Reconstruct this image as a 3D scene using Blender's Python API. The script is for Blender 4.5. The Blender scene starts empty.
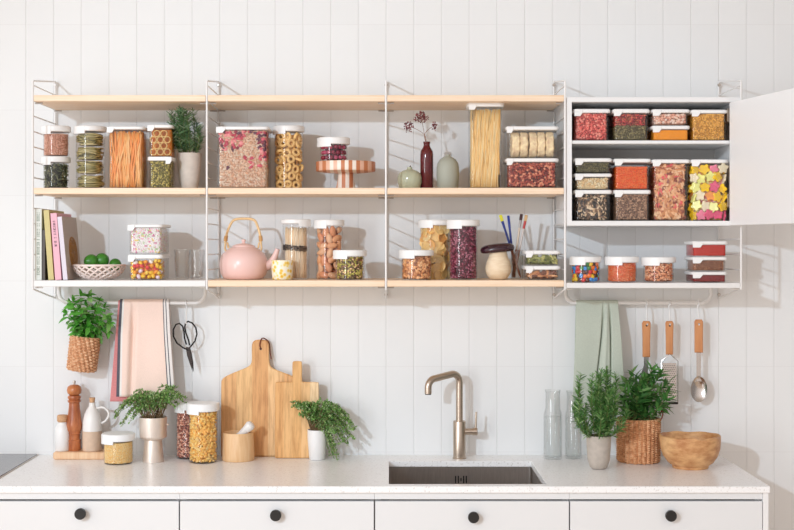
import bpy, bmesh, math, random
import numpy as np
from mathutils import Vector, Matrix
random.seed(7); rng = np.random.default_rng(11)
SC = bpy.context.scene
COL = SC.collection
PI = math.pi
# ------------------------------------------------------------------ camera numbers
F = 1318.0; CAMY = -4.58; CAMZ = 1.63; CX = 387.0; CY = 245.0
def dep(Y): return Y - CAMY
def PX(px, Y): return (px - CX) * dep(Y) / F
def PZ(py, Y): return CAMZ + (CY - py) * dep(Y) / F
def PL(n, Y): return n * dep(Y) / F
cam = bpy.data.cameras.new('camera'); camo = bpy.data.objects.new('camera', cam); COL.objects.link(camo)
camo.location = (0, CAMY, CAMZ); camo.rotation_euler = (PI / 2, 0, 0)
cam.sensor_width = 36; cam.lens = F / 794 * 36
cam.shift_x = (397 - CX) / 794; cam.shift_y = -(265 - CY) / 794
cam.clip_start = 0.05
SC.camera = camo
# ------------------------------------------------------------------ materials
def lin(c):
    c = c / 255.0
    return c / 12.92 if c <= 0.04045 else ((c + 0.055) / 1.055) ** 2.4
def rgb(r, g, b): return (lin(r), lin(g), lin(b), 1.0)
def new_mat(name):
    m = bpy.data.materials.new(name); m.use_nodes = True
    nt = m.node_tree; nt.nodes.clear()
    out = nt.nodes.new('ShaderNodeOutputMaterial'); b = nt.nodes.new('ShaderNodeBsdfPrincipled')
    nt.links.new(b.outputs[0], out.inputs[0])
    return m, nt, b
def noise_node(nt, scale, detail=4, stretch=(1, 1, 1), rough=0.5):
    tc = nt.nodes.new('ShaderNodeTexCoord'); mp = nt.nodes.new('ShaderNodeMapping')
    mp.inputs['Scale'].default_value = stretch
    nz = nt.nodes.new('ShaderNodeTexNoise'); nz.inputs['Scale'].default_value = scale
    nz.inputs['Detail'].default_value = detail; nz.inputs['Roughness'].default_value = rough
    nt.links.new(tc.outputs['Object'], mp.inputs[0]); nt.links.new(mp.outputs[0], nz.inputs['Vector'])
    return nz
def ramp_node(nt, stops, constant=False):
    r = nt.nodes.new('ShaderNodeValToRGB'); cr = r.color_ramp
    if constant: cr.interpolation = 'CONSTANT'
    while len(cr.elements) < len(stops): cr.elements.new(0.5)
    for e, (p, c) in zip(cr.elements, stops): e.position = p; e.color = c
    return r
def bump(nt, b, src, strength, dist=0.002):
    bp = nt.nodes.new('ShaderNodeBump'); bp.inputs['Strength'].default_value = strength; bp.inputs['Distance'].default_value = dist
    nt.links.new(src, bp.inputs['Height']); nt.links.new(bp.outputs[0], b.inputs['Normal'])
def plain(name, c, rough=0.5, metal=0.0, var=0.0, scale=20, bmp=0.0, stretch=(1, 1, 1), coat=0.0):
    m, nt, b = new_mat(name)
    b.inputs['Roughness'].default_value = rough; b.inputs['Metallic'].default_value = metal
    if coat: b.inputs['Coat Weight'].default_value = coat
    if var or bmp: nz = noise_node(nt, scale, 4, stretch)
    if var:
        d = tuple(x * (1 - var) for x in c[:3]) + (1,); l = tuple(min(1, x * (1 + var)) for x in c[:3]) + (1,)
        r = ramp_node(nt, [(0.3, d), (0.7, l)]); nt.links.new(nz.outputs['Fac'], r.inputs[0]); nt.links.new(r.outputs[0], b.inputs['Base Color'])
    else: b.inputs['Base Color'].default_value = c
    if bmp: bump(nt, b, nz.outputs['Fac'], bmp)
    return m
def wood(name, c1, c2, stretch, scale=12, rough=0.45, c3=None, contrast=(0.35, 0.65)):
    m, nt, b = new_mat(name); b.inputs['Roughness'].default_value = rough
    nz = noise_node(nt, scale, 6, stretch, 0.6)
    st = [(contrast[0], c1), (contrast[1], c2)]
    if c3: st.append((0.8, c3))
    r = ramp_node(nt, st); nt.links.new(nz.outputs['Fac'], r.inputs[0]); nt.links.new(r.outputs[0], b.inputs['Base Color'])
    bump(nt, b, nz.outputs['Fac'], 0.08, 0.001)
    return m
def pieces(name, cols, rough=0.5, smooth=False, sss=0.0, bmp=0.0):
    """a colour per separate piece (random per mesh island)"""
    m, nt, b = new_mat(name); b.inputs['Roughness'].default_value = rough
    g = nt.nodes.new('ShaderNodeNewGeometry'); n = len(cols)
    r = ramp_node(nt, [(i / max(1, (n - 1) if smooth else n), c) for i, c in enumerate(cols)], not smooth)
    nt.links.new(g.outputs['Random Per Island'], r.inputs[0]); nt.links.new(r.outputs[0], b.inputs['Base Color'])
    if sss: b.inputs['Subsurface Weight'].default_value = sss; b.inputs['Subsurface Radius'].default_value = (0.004, 0.003, 0.002)
    return m
def clear(name, tint=(0.985, 0.985, 0.985, 1), rough=0.03, ior=1.45, edge=0.7, power=5.0):
    m = bpy.data.materials.new(name); m.use_nodes = True; nt = m.node_tree; nt.nodes.clear()
    out = nt.nodes.new('ShaderNodeOutputMaterial'); mx = nt.nodes.new('ShaderNodeMixShader')
    tr = nt.nodes.new('ShaderNodeBsdfTransparent'); gl = nt.nodes.new('ShaderNodeBsdfGlossy'); lw = nt.nodes.new('ShaderNodeLayerWeight'); pw = nt.nodes.new('ShaderNodeMath'); ma = nt.nodes.new('ShaderNodeMath')
    tr.inputs[0].default_value = tint; gl.inputs['Roughness'].default_value = rough
    # Schlick reflectance that is the same from both sides of a thin wall
    lw.inputs['Blend'].default_value = 0.5; pw.operation = 'POWER'; pw.inputs[1].default_value = power
    f0 = ((ior - 1)/(ior + 1))**2; ma.operation = 'MULTIPLY_ADD'; ma.inputs[1].default_value = (1 - f0)*edge; ma.inputs[2].default_value = f0
    nt.links.new(lw.outputs['Facing'], pw.inputs[0]); nt.links.new(pw.outputs[0], ma.inputs[0])
    nt.links.new(ma.outputs[0], mx.inputs[0]); nt.links.new(tr.outputs[0], mx.inputs[1]); nt.links.new(gl.outputs[0], mx.inputs[2])
    nt.links.new(mx.outputs[0], out.inputs[0])
    return m
M = {}
M['white'] = plain('white lacquer', rgb(240, 240, 240), 0.35)
M['lid'] = plain('white plastic', rgb(245, 245, 244), 0.4)
M['steelwhite'] = plain('white powder coated steel', rgb(236, 234, 232), 0.4)
M['clear'] = clear('clear plastic')
M['glass'] = clear('clear glass', (0.975, 0.98, 0.978, 1), 0.01, 1.75, 0.9, 3.0)
M['water'] = clear('water', (0.975, 0.985, 0.985, 1), 0.01, 1.33)
M['ash'] = wood('ash shelf', rgb(244, 212, 178), rgb(251, 228, 202), (1, 8, 30), 6, 0.5)
M['dark'] = plain('dark', rgb(28, 26, 25), 0.45)
M['steel'] = plain('brushed steel', rgb(196, 186, 176), 0.28, 1.0, 0.06, 40, 0, (1, 1, 12))
# ------------------------------------------------------------------ mesh builder
def rrect(w, d, r, n=5):
    r = min(r, w / 2 - 1e-5, d / 2 - 1e-5); o = []
    for cx, cy, a0 in ((w/2-r, d/2-r, 0), (-w/2+r, d/2-r, PI/2), (-w/2+r, -d/2+r, PI), (w/2-r, -d/2+r, 1.5*PI)):
        for i in range(n + 1):
            a = a0 + i * PI / 2 / n; o.append((cx + r*math.cos(a), cy + r*math.sin(a)))
    return o
def circ(r, n=40): return [(r*math.cos(2*PI*i/n), r*math.sin(2*PI*i/n)) for i in range(n)]
def inset(o, d):
    n = len(o); res = []
    for i in range(n):
        p0, p1, p2 = Vector(o[i-1]), Vector(o[i]), Vector(o[(i+1) % n])
        e1 = (p1-p0); e2 = (p2-p1)
        e1 = e1.normalized() if e1.length > 1e-9 else Vector((0, 0)); e2 = e2.normalized() if e2.length > 1e-9 else e1
        if e1.length < .5: e1 = e2
        nn = Vector((-e1.y-e2.y, e1.x+e2.x)); 
        if nn.length < 1e-6: nn = Vector((-e1.y, e1.x))
        nn.normalize(); k = max(0.5, nn.dot(Vector((-e1.y, e1.x))))
        res.append(tuple(p1 + nn * d / k))
    return res
class MB:
    def __init__(s): s.v = []; s.f = []; s.m = []
    def add(s, v, f, mi=0, tf=None):
        k = len(s.v); s.v += [tuple(tf(p)) if tf else tuple(p) for p in v]
        s.f += [tuple(i + k for i in q) for q in f]; s.m += [mi] * len(f); return s
    def rings(s, rings, mi=0, cap0=True, cap1=True, tf=None, closed=False):
        n = len(rings[0]); v = [p for r in rings for p in r]; f = []
        m = len(rings)
        for j in range(m if closed else m - 1):
            a, b = j * n, ((j + 1) % m) * n
            for i in range(n): f.append((a+i, a+(i+1) % n, b+(i+1) % n, b+i))
        if not closed:
            if cap0: f.append(tuple(range(n))[::-1])
            if cap1: f.append(tuple(range((m-1)*n, m*n)))
        return s.add(v, f, mi, tf)
    def prism(s, o, z0, z1, b=0.0, mi=0, tf=None):
        if sum(o[i-1][0]*o[i][1] - o[i][0]*o[i-1][1] for i in range(len(o))) < 0: o = o[::-1]
        h = abs(z1 - z0); b = min(b, h / 2.01)
        if b > 0:
            i = inset(o, b)
            R = [[(x, y, z0) for x, y in i], [(x, y, z0 + b) for x, y in o], [(x, y, z1 - b) for x, y in o], [(x, y, z1) for x, y in i]]
        else: R = [[(x, y, z0) for x, y in o], [(x, y, z1) for x, y in o]]
        return s.rings(R, mi, tf=tf)
    def box(s, x0, x1, y0, y1, z0, z1, b=0.0015, mi=0, tf=None):
        o = [(x0, y0), (x1, y0), (x1, y1), (x0, y1)]
        return s.prism(o, z0, z1, b, mi, tf)
    def lathe(s, prof, n=40, c=(0, 0, 0), mi=0, cap0=True, cap1=True, tf=None):
        R = [[(c[0] + max(r, 1e-5)*math.cos(2*PI*i/n), c[1] + max(r, 1e-5)*math.sin(2*PI*i/n), c[2] + z) for i in range(n)] for r, z in prof]
        return s.rings(R, mi, cap0, cap1, tf)
    def tube(s, pts, r, n=10, mi=0, closed=False, tf=None):
        P = [Vector(p) for p in pts]; m = len(P); R = []
        rs = r if isinstance(r, (list, tuple)) else [r] * m
        up = None
        for i in range(m):
            if closed: t = P[(i+1) % m] - P[i-1]
            else: t = P[min(i+1, m-1)] - P[max(i-1, 0)]
            t.normalize()
            if up is None:
                up = Vector((0, 0, 1)) if abs(t.z) < 0.9 else Vector((0, 1, 0))
            u = up - t * up.dot(t)
            if u.length < 1e-4: u = t.orthogonal()
            u.normalize(); up = u; w = t.cross(u)
            R.append([tuple(P[i] + (u*math.cos(2*PI*k/n) + w*math.sin(2*PI*k/n)) * rs[i]) for k in range(n)])
        return s.rings(R, mi, tf=tf, closed=closed)
    def ell(s, c, r, n=16, m=10, mi=0, tf=None):
        prof = [(math.sin(PI*j/m), -math.cos(PI*j/m)) for j in range(m + 1)]
        R = [[(c[0]+r[0]*max(a, 1e-4)*math.cos(2*PI*i/n), c[1]+r[1]*max(a, 1e-4)*math.sin(2*PI*i/n), c[2]+r[2]*z) for i in range(n)] for a, z in prof]
        return s.rings(R, mi, tf=tf)
    def build(s, name, mats, parent=None, loc=(0, 0, 0), sharp=35, rot=None, recalc=True):
        me = bpy.data.meshes.new(name); me.from_pydata(s.v, [], s.f)
        if not isinstance(mats, (list, tuple)): mats = [mats]
        for q in mats: me.materials.append(q)
        me.polygons.foreach_set('material_index', s.m)
        if recalc:
            bm = bmesh.new(); bm.from_mesh(me); bmesh.ops.recalc_face_normals(bm, faces=bm.faces); bm.to_mesh(me); bm.free()
        me.polygons.foreach_set('use_smooth', [True] * len(me.polygons))
        me.set_sharp_from_angle(angle=math.radians(sharp)); me.update()
        return link(me, name, parent, loc, rot)
def link(me, name, parent=None, loc=(0, 0, 0), rot=None):
    o = bpy.data.objects.new(name, me); COL.objects.link(o); o.location = loc
    if rot: o.rotation_euler = rot
    if parent: o.parent = parent
    return o
def tag(o, label, cat=None, group=None, kind=None):
    if label: o['label'] = label
    if cat: o['category'] = cat
    if group: o['group'] = group
    if kind: o['kind'] = kind
    return o
def thing(name, label, cat, loc, group=None, rot=None):
    o = bpy.data.objects.new(name, None); COL.objects.link(o); o.location = loc; o.empty_display_size = 0.02
    if rot: o.rotation_euler = rot
    return tag(o, label, cat, group)
def bez(p, n=24):
    """smooth curve through the points (Catmull-Rom)"""
    P = [Vector(q) for q in p]; P = [P[0]*2 - P[1]] + P + [P[-1]*2 - P[-2]]; o = []
    seg = len(P) - 3
    for i in range(seg):
        for k in range(n // seg + 1):
            t = k / (n // seg + 1); a, b, c, d = P[i:i+4]
            o.append(0.5*((2*b) + (c-a)*t + (2*a-5*b+4*c-d)*t*t + (3*b-a-3*c+d)*t**3))
    o.append(P[-2]); return o
# ------------------------------------------------------------------ many small pieces in one mesh
def ico(sub):
    bm = bmesh.new(); bmesh.ops.create_icosphere(bm, subdivisions=sub, radius=0.5)
    v = np.array([p.co[:] for p in bm.verts]); bm.faces.ensure_lookup_table()
    f = np.array([[q.index for q in t.verts] for t in bm.faces]); bm.free(); return v, f
ICO = ico(1); ICO2 = ico(2)
def mbtri(mb):
    f = []
    for q in mb.f:
        for i in range(1, len(q) - 1): f.append((q[0], q[i], q[i+1]))
    return np.array(mb.v), np.array(f)
def base_bean():
    v, f = ICO2; v = v.copy(); v[:, 1] *= 0.62; v[:, 2] *= 0.62; v[:, 1] += 0.9 * v[:, 0]**2 - 0.1; return v, f
def base_ball(a=1, b=1, c=1, hi=False):
    v, f = ICO2 if hi else ICO; return v * np.array([a, b, c]), f
def base_flake():
    v, f = ICO; v = v * np.array([1, 0.75, 0.22]); v[:, 2] += 0.25 * v[:, 0] * v[:, 1]; return v, f
def base_rod(l=1, r=0.06, n=6, bend=0.0):
    mb = MB(); pts = [(l*(t - .5), bend*l*4*(t-.5)**2, 0) for t in np.linspace(0, 1, 2 if bend == 0 else 6)]
    return mbtri(mb.tube(pts, r, n))
def base_tubering(R=0.5, r=0.16, n=14, m=7):
    mb = MB(); return mbtri(mb.tube([(R*math.cos(2*PI*i/n)*.68, R*math.sin(2*PI*i/n)*.68, 0) for i in range(n)], r, m, closed=True))
def base_box(a, b, c): return mbtri(MB().box(-a/2, a/2, -b/2, b/2, -c/2, c/2, min(a, b, c)*.2))
def rot_rand(n):
    q = rng.normal(size=(n, 4)); q /= np.linalg.norm(q, axis=1)[:, None]; w, x, y, z = q.T
    return np.stack([np.stack([1-2*(y*y+z*z), 2*(x*y-z*w), 2*(x*z+y*w)], -1), np.stack([2*(x*y+z*w), 1-2*(x*x+z*z), 2*(y*z-x*w)], -1), np.stack([2*(x*z-y*w), 2*(y*z+x*w), 1-2*(x*x+y*y)], -1)], 1)
def frames(X, Z):
    """rotation matrices whose local x follows X and local z is as near Z as possible"""
    X = X / np.linalg.norm(X, axis=1)[:, None]; Y = np.cross(Z, X)
    l = np.linalg.norm(Y, axis=1); bad = l < 1e-5
    if bad.any(): Y[bad] = np.cross(np.tile([0.3, 0.5, 0.8], (bad.sum(), 1)), X[bad])
    Y /= np.linalg.norm(Y, axis=1)[:, None]; Z = np.cross(X, Y)
    return np.stack([X, Y, Z], -1)
def rawmesh(name, parts, mats):
    """parts: list of (verts Nx3, tris Mx3, material index)"""
    V = []; T = []; MI = []; k = 0
    for v, t, mi in parts:
        V.append(v); T.append(t + k); MI.append(np.full(len(t), mi)); k += len(v)
    V = np.concatenate(V); T = np.concatenate(T); MI = np.concatenate(MI)
    me = bpy.data.meshes.new(name); me.vertices.add(len(V)); me.vertices.foreach_set('co', V.astype(np.float32).ravel())
    me.loops.add(len(T) * 3); me.loops.foreach_set('vertex_index', T.astype(np.int32).ravel())
    me.polygons.add(len(T)); me.polygons.foreach_set('loop_start', np.arange(0, len(T)*3, 3, dtype=np.int32))
    for m in mats: me.materials.append(m)
    me.polygons.foreach_set('material_index', MI.astype(np.int32)); me.update(calc_edges=True); me.validate()
    me.polygons.foreach_set('use_smooth', [True] * len(me.polygons)); me.update()
    return me
def inst(base, C, R, S):
    v, f = base; n = len(C)
    S = np.asarray(S)
    if S.ndim == 1: S = S[:, None]
    P = v[None] * S[:, None, :]; P = np.einsum('nij,nkj->nki', R, P) + C[:, None, :]
    T = f[None] + (np.arange(n) * len(v))[:, None, None]
    return P.reshape(-1, 3), T.reshape(-1, 3)
# ------------------------------------------------------------------ storage containers
class Cont: pass
def container(x0, x1, ytop, ylid, Y, z0, shape, label, depth=None, ybot=None, tab='L', group='clear storage containers with white lids', tabw=0.26, over=1.5, r=None, name='storage_container'):
    """x0,x1: sides of the clear body; ytop..ylid: the lid; z0: what it stands on"""
    c = Cont(); c.shape = shape
    if shape == 'round':
        Yf = Y; w = PL(x1 - x0, Yf); d = w
    else:
        d = depth; Yf = Y - d / 2; w = PL(x1 - x0, Yf)
    X = PX((x0 + x1) / 2, Yf); zt = PZ(ytop, Yf); zl = PZ(ylid, Yf)
    c.loc = Vector((X, Y, z0)); h = zl - z0; H = zt - z0; c.w, c.d, c.h, c.top = w, d, h, zt
    root = thing(name, label, 'container', c.loc, group); c.root = root
    r = r or (0.012 if shape == 'box' else 0)
    ol = (lambda k: circ(w/2 - k, 44)) if shape == 'round' else (lambda k: rrect(w - 2*k, d - 2*k, max(r - k, 0.002)))
    b = MB(); t = 0.0014
    R = [[(x, y, z) for x, y in ol(k)] for k, z in ((0.004, 0), (0.001, 0.0012), (0, 0.005), (0, h), (t, h), (t, 0.005), (t + .003, 0.003))]
    b.rings(R).build('body', M['clear'], root)
    ov = PL(over, Yf); l = MB()
    lo = circ(w/2 + ov, 44) if shape == 'round' else rrect(w + 2*ov, d + 2*ov, r + ov)
    l.prism(lo, h + 0.0002, H, min(0.0025, (H-h)/3)); lid = l.build('lid', M['lid'], root)
    tb = MB(); drop = PL(3.2 if shape == 'box' else 2.6, Yf)
    if shape == 'round':
        a0, a1 = (math.radians(185), math.radians(262)) if tab == 'L' else (math.radians(285), math.radians(350))
        ro, ri = w/2 + ov + 0.0012, w/2 + 0.0008; k = 16; R = []
        for i in range(k + 1):
            a = a0 + (a1 - a0)*i/k; ca, sa = math.cos(a), math.sin(a)
            R.append([(ro*ca, ro*sa, h - drop), (ro*ca, ro*sa, H - .002), (ri*ca, ri*sa, H - .002), (ri*ca, ri*sa, h - drop)])
        tb.rings(R)
    else:
        tw = w * tabw; xa = -w/2 - ov*0.5 if tab == 'L' else w/2 + ov*0.5 - tw
        o = [(xa, h - drop), (xa + tw*.72, h - drop), (xa + tw, h), (xa + tw, H - .0015), (xa, H - .0015)]
        tb.prism(o, d/2 + 0.001, d/2 + ov + 0.0018, 0.0008, tf=lambda p: (p[0], -p[2], p[1]))
    tb.build('lid_tab', M['lid'], lid)
    return c
def perim(c, k, t):
    """point + outward normal on the inside wall, inset k, t in [0,1] from back left round the front to back right"""
    if c.shape == 'round':
        a = math.radians(170) + t * math.radians(200); r = c.w/2 - k
        return np.stack([r*np.cos(a), r*np.sin(a)], -1), np.stack([np.cos(a), np.sin(a)], -1), math.radians(200) * r
    w, d = c.w/2 - k, c.d - 2*k; L = 2*d + 2*w; s = t * L
    x = np.where(s < d, -w, np.where(s < d + 2*w, s - d - w, w)); y = np.where(s < d, d/2 - s, np.where(s < d + 2*w, -d/2, -d/2 + s - d - 2*w))
    nx = np.where(s < d, -1., np.where(s < d + 2*w, 0., 1.)); ny = np.where((s >= d) & (s < d + 2*w), -1., 0.)
    # round the corners a little
    q = min(0.008, w * .3); ax, ay = np.abs(x), np.abs(y + 0)
    cx, cy = w - q, d/2 - q; m = (ax > cx) & (ay > cy); dx, dy = ax - cx, ay - cy; ll = np.sqrt(dx*dx + dy*dy) + 1e-9; sc = np.where(m & (ll > q), q/ll, 1.0)
    x = np.sign(x) * np.where(m, cx + dx*sc, ax); y = np.sign(y) * np.where(m, cy + dy*sc, ay)
    return np.stack([x, y], -1), np.stack([nx, ny], -1), L
def shellgrid(c, size, z0, z1, k, dens, jit=0.35):
    _, _, L = perim(c, k, np.array([0.5])); sp = size * dens
    nt, nz = max(2, int(L / sp)), max(1, int((z1 - z0) / sp))
    T, Zz = np.meshgrid((np.arange(nt) + .5)/nt, (np.arange(nz) + .5)/nz); T[1::2] += .5/nt
    T = np.clip(T.ravel() + rng.uniform(-jit, jit, T.size)/nt, 0, 1); Zz = np.clip(Zz.ravel() + rng.uniform(-jit, jit, Zz.size)/nz, 0, 1)
    p, n, _ = perim(c, k, T); P = np.concatenate([p, (z0 + Zz*(z1 - z0))[:, None]], 1); N = np.concatenate([n, np.zeros((len(n), 1))], 1)
    return P, N
def topgrid(c, size, z, k, dens):
    sp = size * dens; nx, ny = max(1, int((c.w - 2*k)/sp)), max(1, int((c.d - 2*k)/sp))
    X, Yy = np.meshgrid(np.linspace(-c.w/2 + k, c.w/2 - k, nx), np.linspace(-c.d/2 + k, c.d/2 - k, ny))
    P = np.stack([X.ravel(), Yy.ravel()], -1) + rng.uniform(-.3, .3, (X.size, 2)) * sp
    if c.shape == 'round': P = P[np.hypot(P[:, 0], P[:, 1]) < c.w/2 - k]
    else: P = np.clip(P, [-c.w/2 + k, -c.d/2 + k], [c.w/2 - k, c.d/2 - k])
    return np.concatenate([P, np.full((len(P), 1), z)], 1)
def corepart(c, k, z0, z1):
    ol = circ(c.w/2 - k, 24) if c.shape == 'round' else rrect(c.w - 2*k, c.d - 2*k, 0.008)
    v, f = mbtri(MB().prism(ol, z0, z1, 0.001)); return v, f
def fill(name, label, cat, c, base, size, mat, core, z0=0.0, z1=0.94, orient='rand', dens=0.62, depthk=0.5, mask=None, withcore=True, top=True, jit=0.35, svar=0.2):
    """stuff: a heap of pieces filling the height fraction z0..z1 of container c"""
    bot = 0.0035; za, zb = bot + (c.h - bot)*z0, bot + (c.h - bot)*z1
    k = (0.0018 if c.shape == 'round' else 0.0036) + size*depthk
    P, N = shellgrid(c, size, za + size*.3, zb - size*.15, k, dens, jit)
    if top:
        Q = topgrid(c, size, zb - size*.5, k, dens); P = np.concatenate([P, Q]); N = np.concatenate([N, np.tile([0, 0, 1.], (len(Q), 1))])
    if mask is not None:
        m = mask(P); P, N = P[m], N[m]
    n = len(P); R = orient_R(orient, N, n)
    S = size * rng.uniform(1 - svar, 1 + svar, n)
    v, t = inst(base, P, R, S)
    # keep every piece inside the clear wall
    lim = 0.0018 if c.shape == 'round' else 0.0038
    if c.shape == 'round':
        r = np.hypot(v[:, 0], v[:, 1]); s = np.minimum(1, (c.w/2 - lim)/np.maximum(r, 1e-6)); v[:, :2] *= s[:, None]
    else:
        v[:, 0] = np.clip(v[:, 0], -c.w/2 + lim, c.w/2 - lim); v[:, 1] = np.clip(v[:, 1], -c.d/2 + lim, c.d/2 - lim)
    v[:, 2] = np.clip(v[:, 2], bot, c.h - 0.0006)
    parts = [(v, t, 0)]
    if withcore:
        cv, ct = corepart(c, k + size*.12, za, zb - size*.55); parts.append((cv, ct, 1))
    me = rawmesh(name, parts, [mat, core]); o = link(me, name, None, c.loc)
    return tag(o, label, cat, None, 'stuff')
def orient_R(orient, N, n):
    if orient == 'rand': return rot_rand(n)
    T = np.cross(np.tile([0, 0, 1.], (n, 1)), N); b = np.linalg.norm(T, axis=1) < .1; T[b] = [1, 0, 0]
    if orient == 'flat':      # broad face to the wall
        a = rng.uniform(0, 2*PI, n)[:, None]; U = np.cross(N, T); X = T*np.cos(a) + U*np.sin(a)
        return frames(X + rng.normal(0, .25, (n, 3)), N + rng.normal(0, .3, (n, 3)))
    if orient == 'vert':
        return frames(np.tile([0, 0, 1.], (n, 1)) + rng.normal(0, .07, (n, 3)), N)
    if orient == 'slant':
        return frames(np.tile([0, 0, 1.], (n, 1)) + T*rng.normal(0, .13, n)[:, None] + rng.normal(0, .02, (n, 3)), N)
    if orient == 'lie':
        a = rng.uniform(0, PI, n)[:, None]; U = np.cross(N, T)
        return frames(T*np.cos(a) + U*np.sin(a) + rng.normal(0, .15, (n, 3)), N)
def items(name, c, meshes, labels, cat, group, size, z0=0.0, z1=0.94, orient='flat', dens=1.0, k=None, mask=None, jit=0.15):
    """countable pieces: one object each, in one layer behind the clear wall"""
    bot = 0.0035; za, zb = bot + (c.h - bot)*z0, bot + (c.h - bot)*z1
    k = k if k is not None else 0.002 + size*.5
    P, N = shellgrid(c, size, za, zb, k, dens, jit)
    if mask is not None:
        m = mask(P); P, N = P[m], N[m]
    R = orient_R(orient, N, len(P))
    for i in range(len(P)):
        j = random.randrange(len(meshes)); o = link(meshes[j], name, None, (0, 0, 0))
        o.matrix_world = Matrix.Translation(c.loc + Vector(P[i])) @ Matrix([list(r) for r in R[i]]).to_4x4()
        tag(o, labels[j], cat, group)
def piece_mesh(name, base, size, mat):
    v, f = base; return rawmesh(name, [(v*size, f, 0)], [mat])
# ------------------------------------------------------------------ the setting
def tile_mat():
    m, nt, b = new_mat('white wall tiles'); L = nt.links.new
    tc = nt.nodes.new('ShaderNodeTexCoord'); sx = nt.nodes.new('ShaderNodeSeparateXYZ'); cb = nt.nodes.new('ShaderNodeCombineXYZ')
    L(tc.outputs['Object'], sx.inputs[0])
    ax = nt.nodes.new('ShaderNodeMath'); ax.operation = 'ADD'; ax.inputs[1].default_value = 1.2544 + 0.0963*20
    az = nt.nodes.new('ShaderNodeMath'); az.operation = 'ADD'; az.inputs[1].default_value = -2.099 + 0.297*10
    L(sx.outputs[0], ax.inputs[0]); L(sx.outputs[2], az.inputs[0]); L(ax.outputs[0], cb.inputs[0]); L(az.outputs[0], cb.inputs[1])
    br = nt.nodes.new('ShaderNodeTexBrick'); br.offset = 0.0; br.squash = 1.0
    for k, v in (('Scale', 1.0), ('Mortar Size', 0.0016), ('Mortar Smooth', 0.6), ('Brick Width', 0.0963), ('Row Height', 0.297), ('Bias', 0.0)): br.inputs[k].default_value = v
    br.inputs['Color1'].default_value = rgb(239, 240, 240); br.inputs['Color2'].default_value = rgb(237, 238, 238); br.inputs['Mortar'].default_value = rgb(233, 233, 233)
    L(cb.outputs[0], br.inputs['Vector']); L(br.outputs['Color'], b.inputs['Base Color'])
    b2 = nt.nodes.new('ShaderNodeTexBrick'); b2.offset = 0.0; b2.squash = 1.0
    for k, v in (('Scale', 1.0), ('Mortar Size', 0.0022), ('Mortar Smooth', 0.8), ('Brick Width', 0.0963), ('Row Height', 50.0), ('Bias', 0.0)): b2.inputs[k].default_value = v
    L(cb.outputs[0], b2.inputs['Vector'])
    nz = noise_node(nt, 5, 2)
    iv = nt.nodes.new('ShaderNodeMath'); iv.operation = 'MULTIPLY'; iv.inputs[1].default_value = -1
    L(b2.outputs['Fac'], iv.inputs[0])
    ad = nt.nodes.new('ShaderNodeMath'); ad.operation = 'MULTIPLY_ADD'; ad.inputs[1].default_value = 0.25; L(nz.outputs['Fac'], ad.inputs[0]); L(iv.outputs[0], ad.inputs[2])
    b.inputs['Roughness'].default_value = 0.5; b.inputs['Specular IOR Level'].default_value = 0.25
    bump(nt, b, ad.outputs[0], 0.6, 0.0018)
    return m
def quartz_mat():
    m, nt, b = new_mat('white quartz'); L = nt.links.new
    tc = nt.nodes.new('ShaderNodeTexCoord'); vo = nt.nodes.new('ShaderNodeTexVoronoi'); vo.inputs['Scale'].default_value = 260
    L(tc.outputs['Object'], vo.inputs['Vector'])
    se = nt.nodes.new('ShaderNodeSeparateColor'); L(vo.outputs['Color'], se.inputs[0])
    r = ramp_node(nt, [(0, rgb(230, 228, 226)), (0.05, rgb(241, 240, 240)), (0.13, rgb(249, 249, 249)), (0.93, rgb(251, 251, 251))], True)
    L(se.outputs[0], r.inputs[0]); L(r.outputs[0], b.inputs['Base Color'])
    b.inputs['Roughness'].default_value = 0.24; b.inputs['Specular IOR Level'].default_value = 0.32
    return m
M['tile'] = tile_mat(); M['quartz'] = quartz_mat()
M['unit'] = plain('unit paint', rgb(229, 230, 231), .4)
def struct(o): o['kind'] = 'structure'; return o
struct(MB().box(-3.2, 3.2, 0, 0.1, 0, 3.0, 0).build('wall_back', M['tile']))
struct(MB().box(-3.2, 3.2, -8.0, 0.1, -0.05, 0, 0).build('floor', plain('pale oak floor', rgb(240, 218, 194), 0.5, 0, 0.05, 4, 0, (1, 12, 1))))
struct(MB().box(-3.2, 3.2, -3.0, 0.1, 3.0, 3.1, 0).build('ceiling', plain('ceiling paint', rgb(236, 234, 232), .8)))
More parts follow.
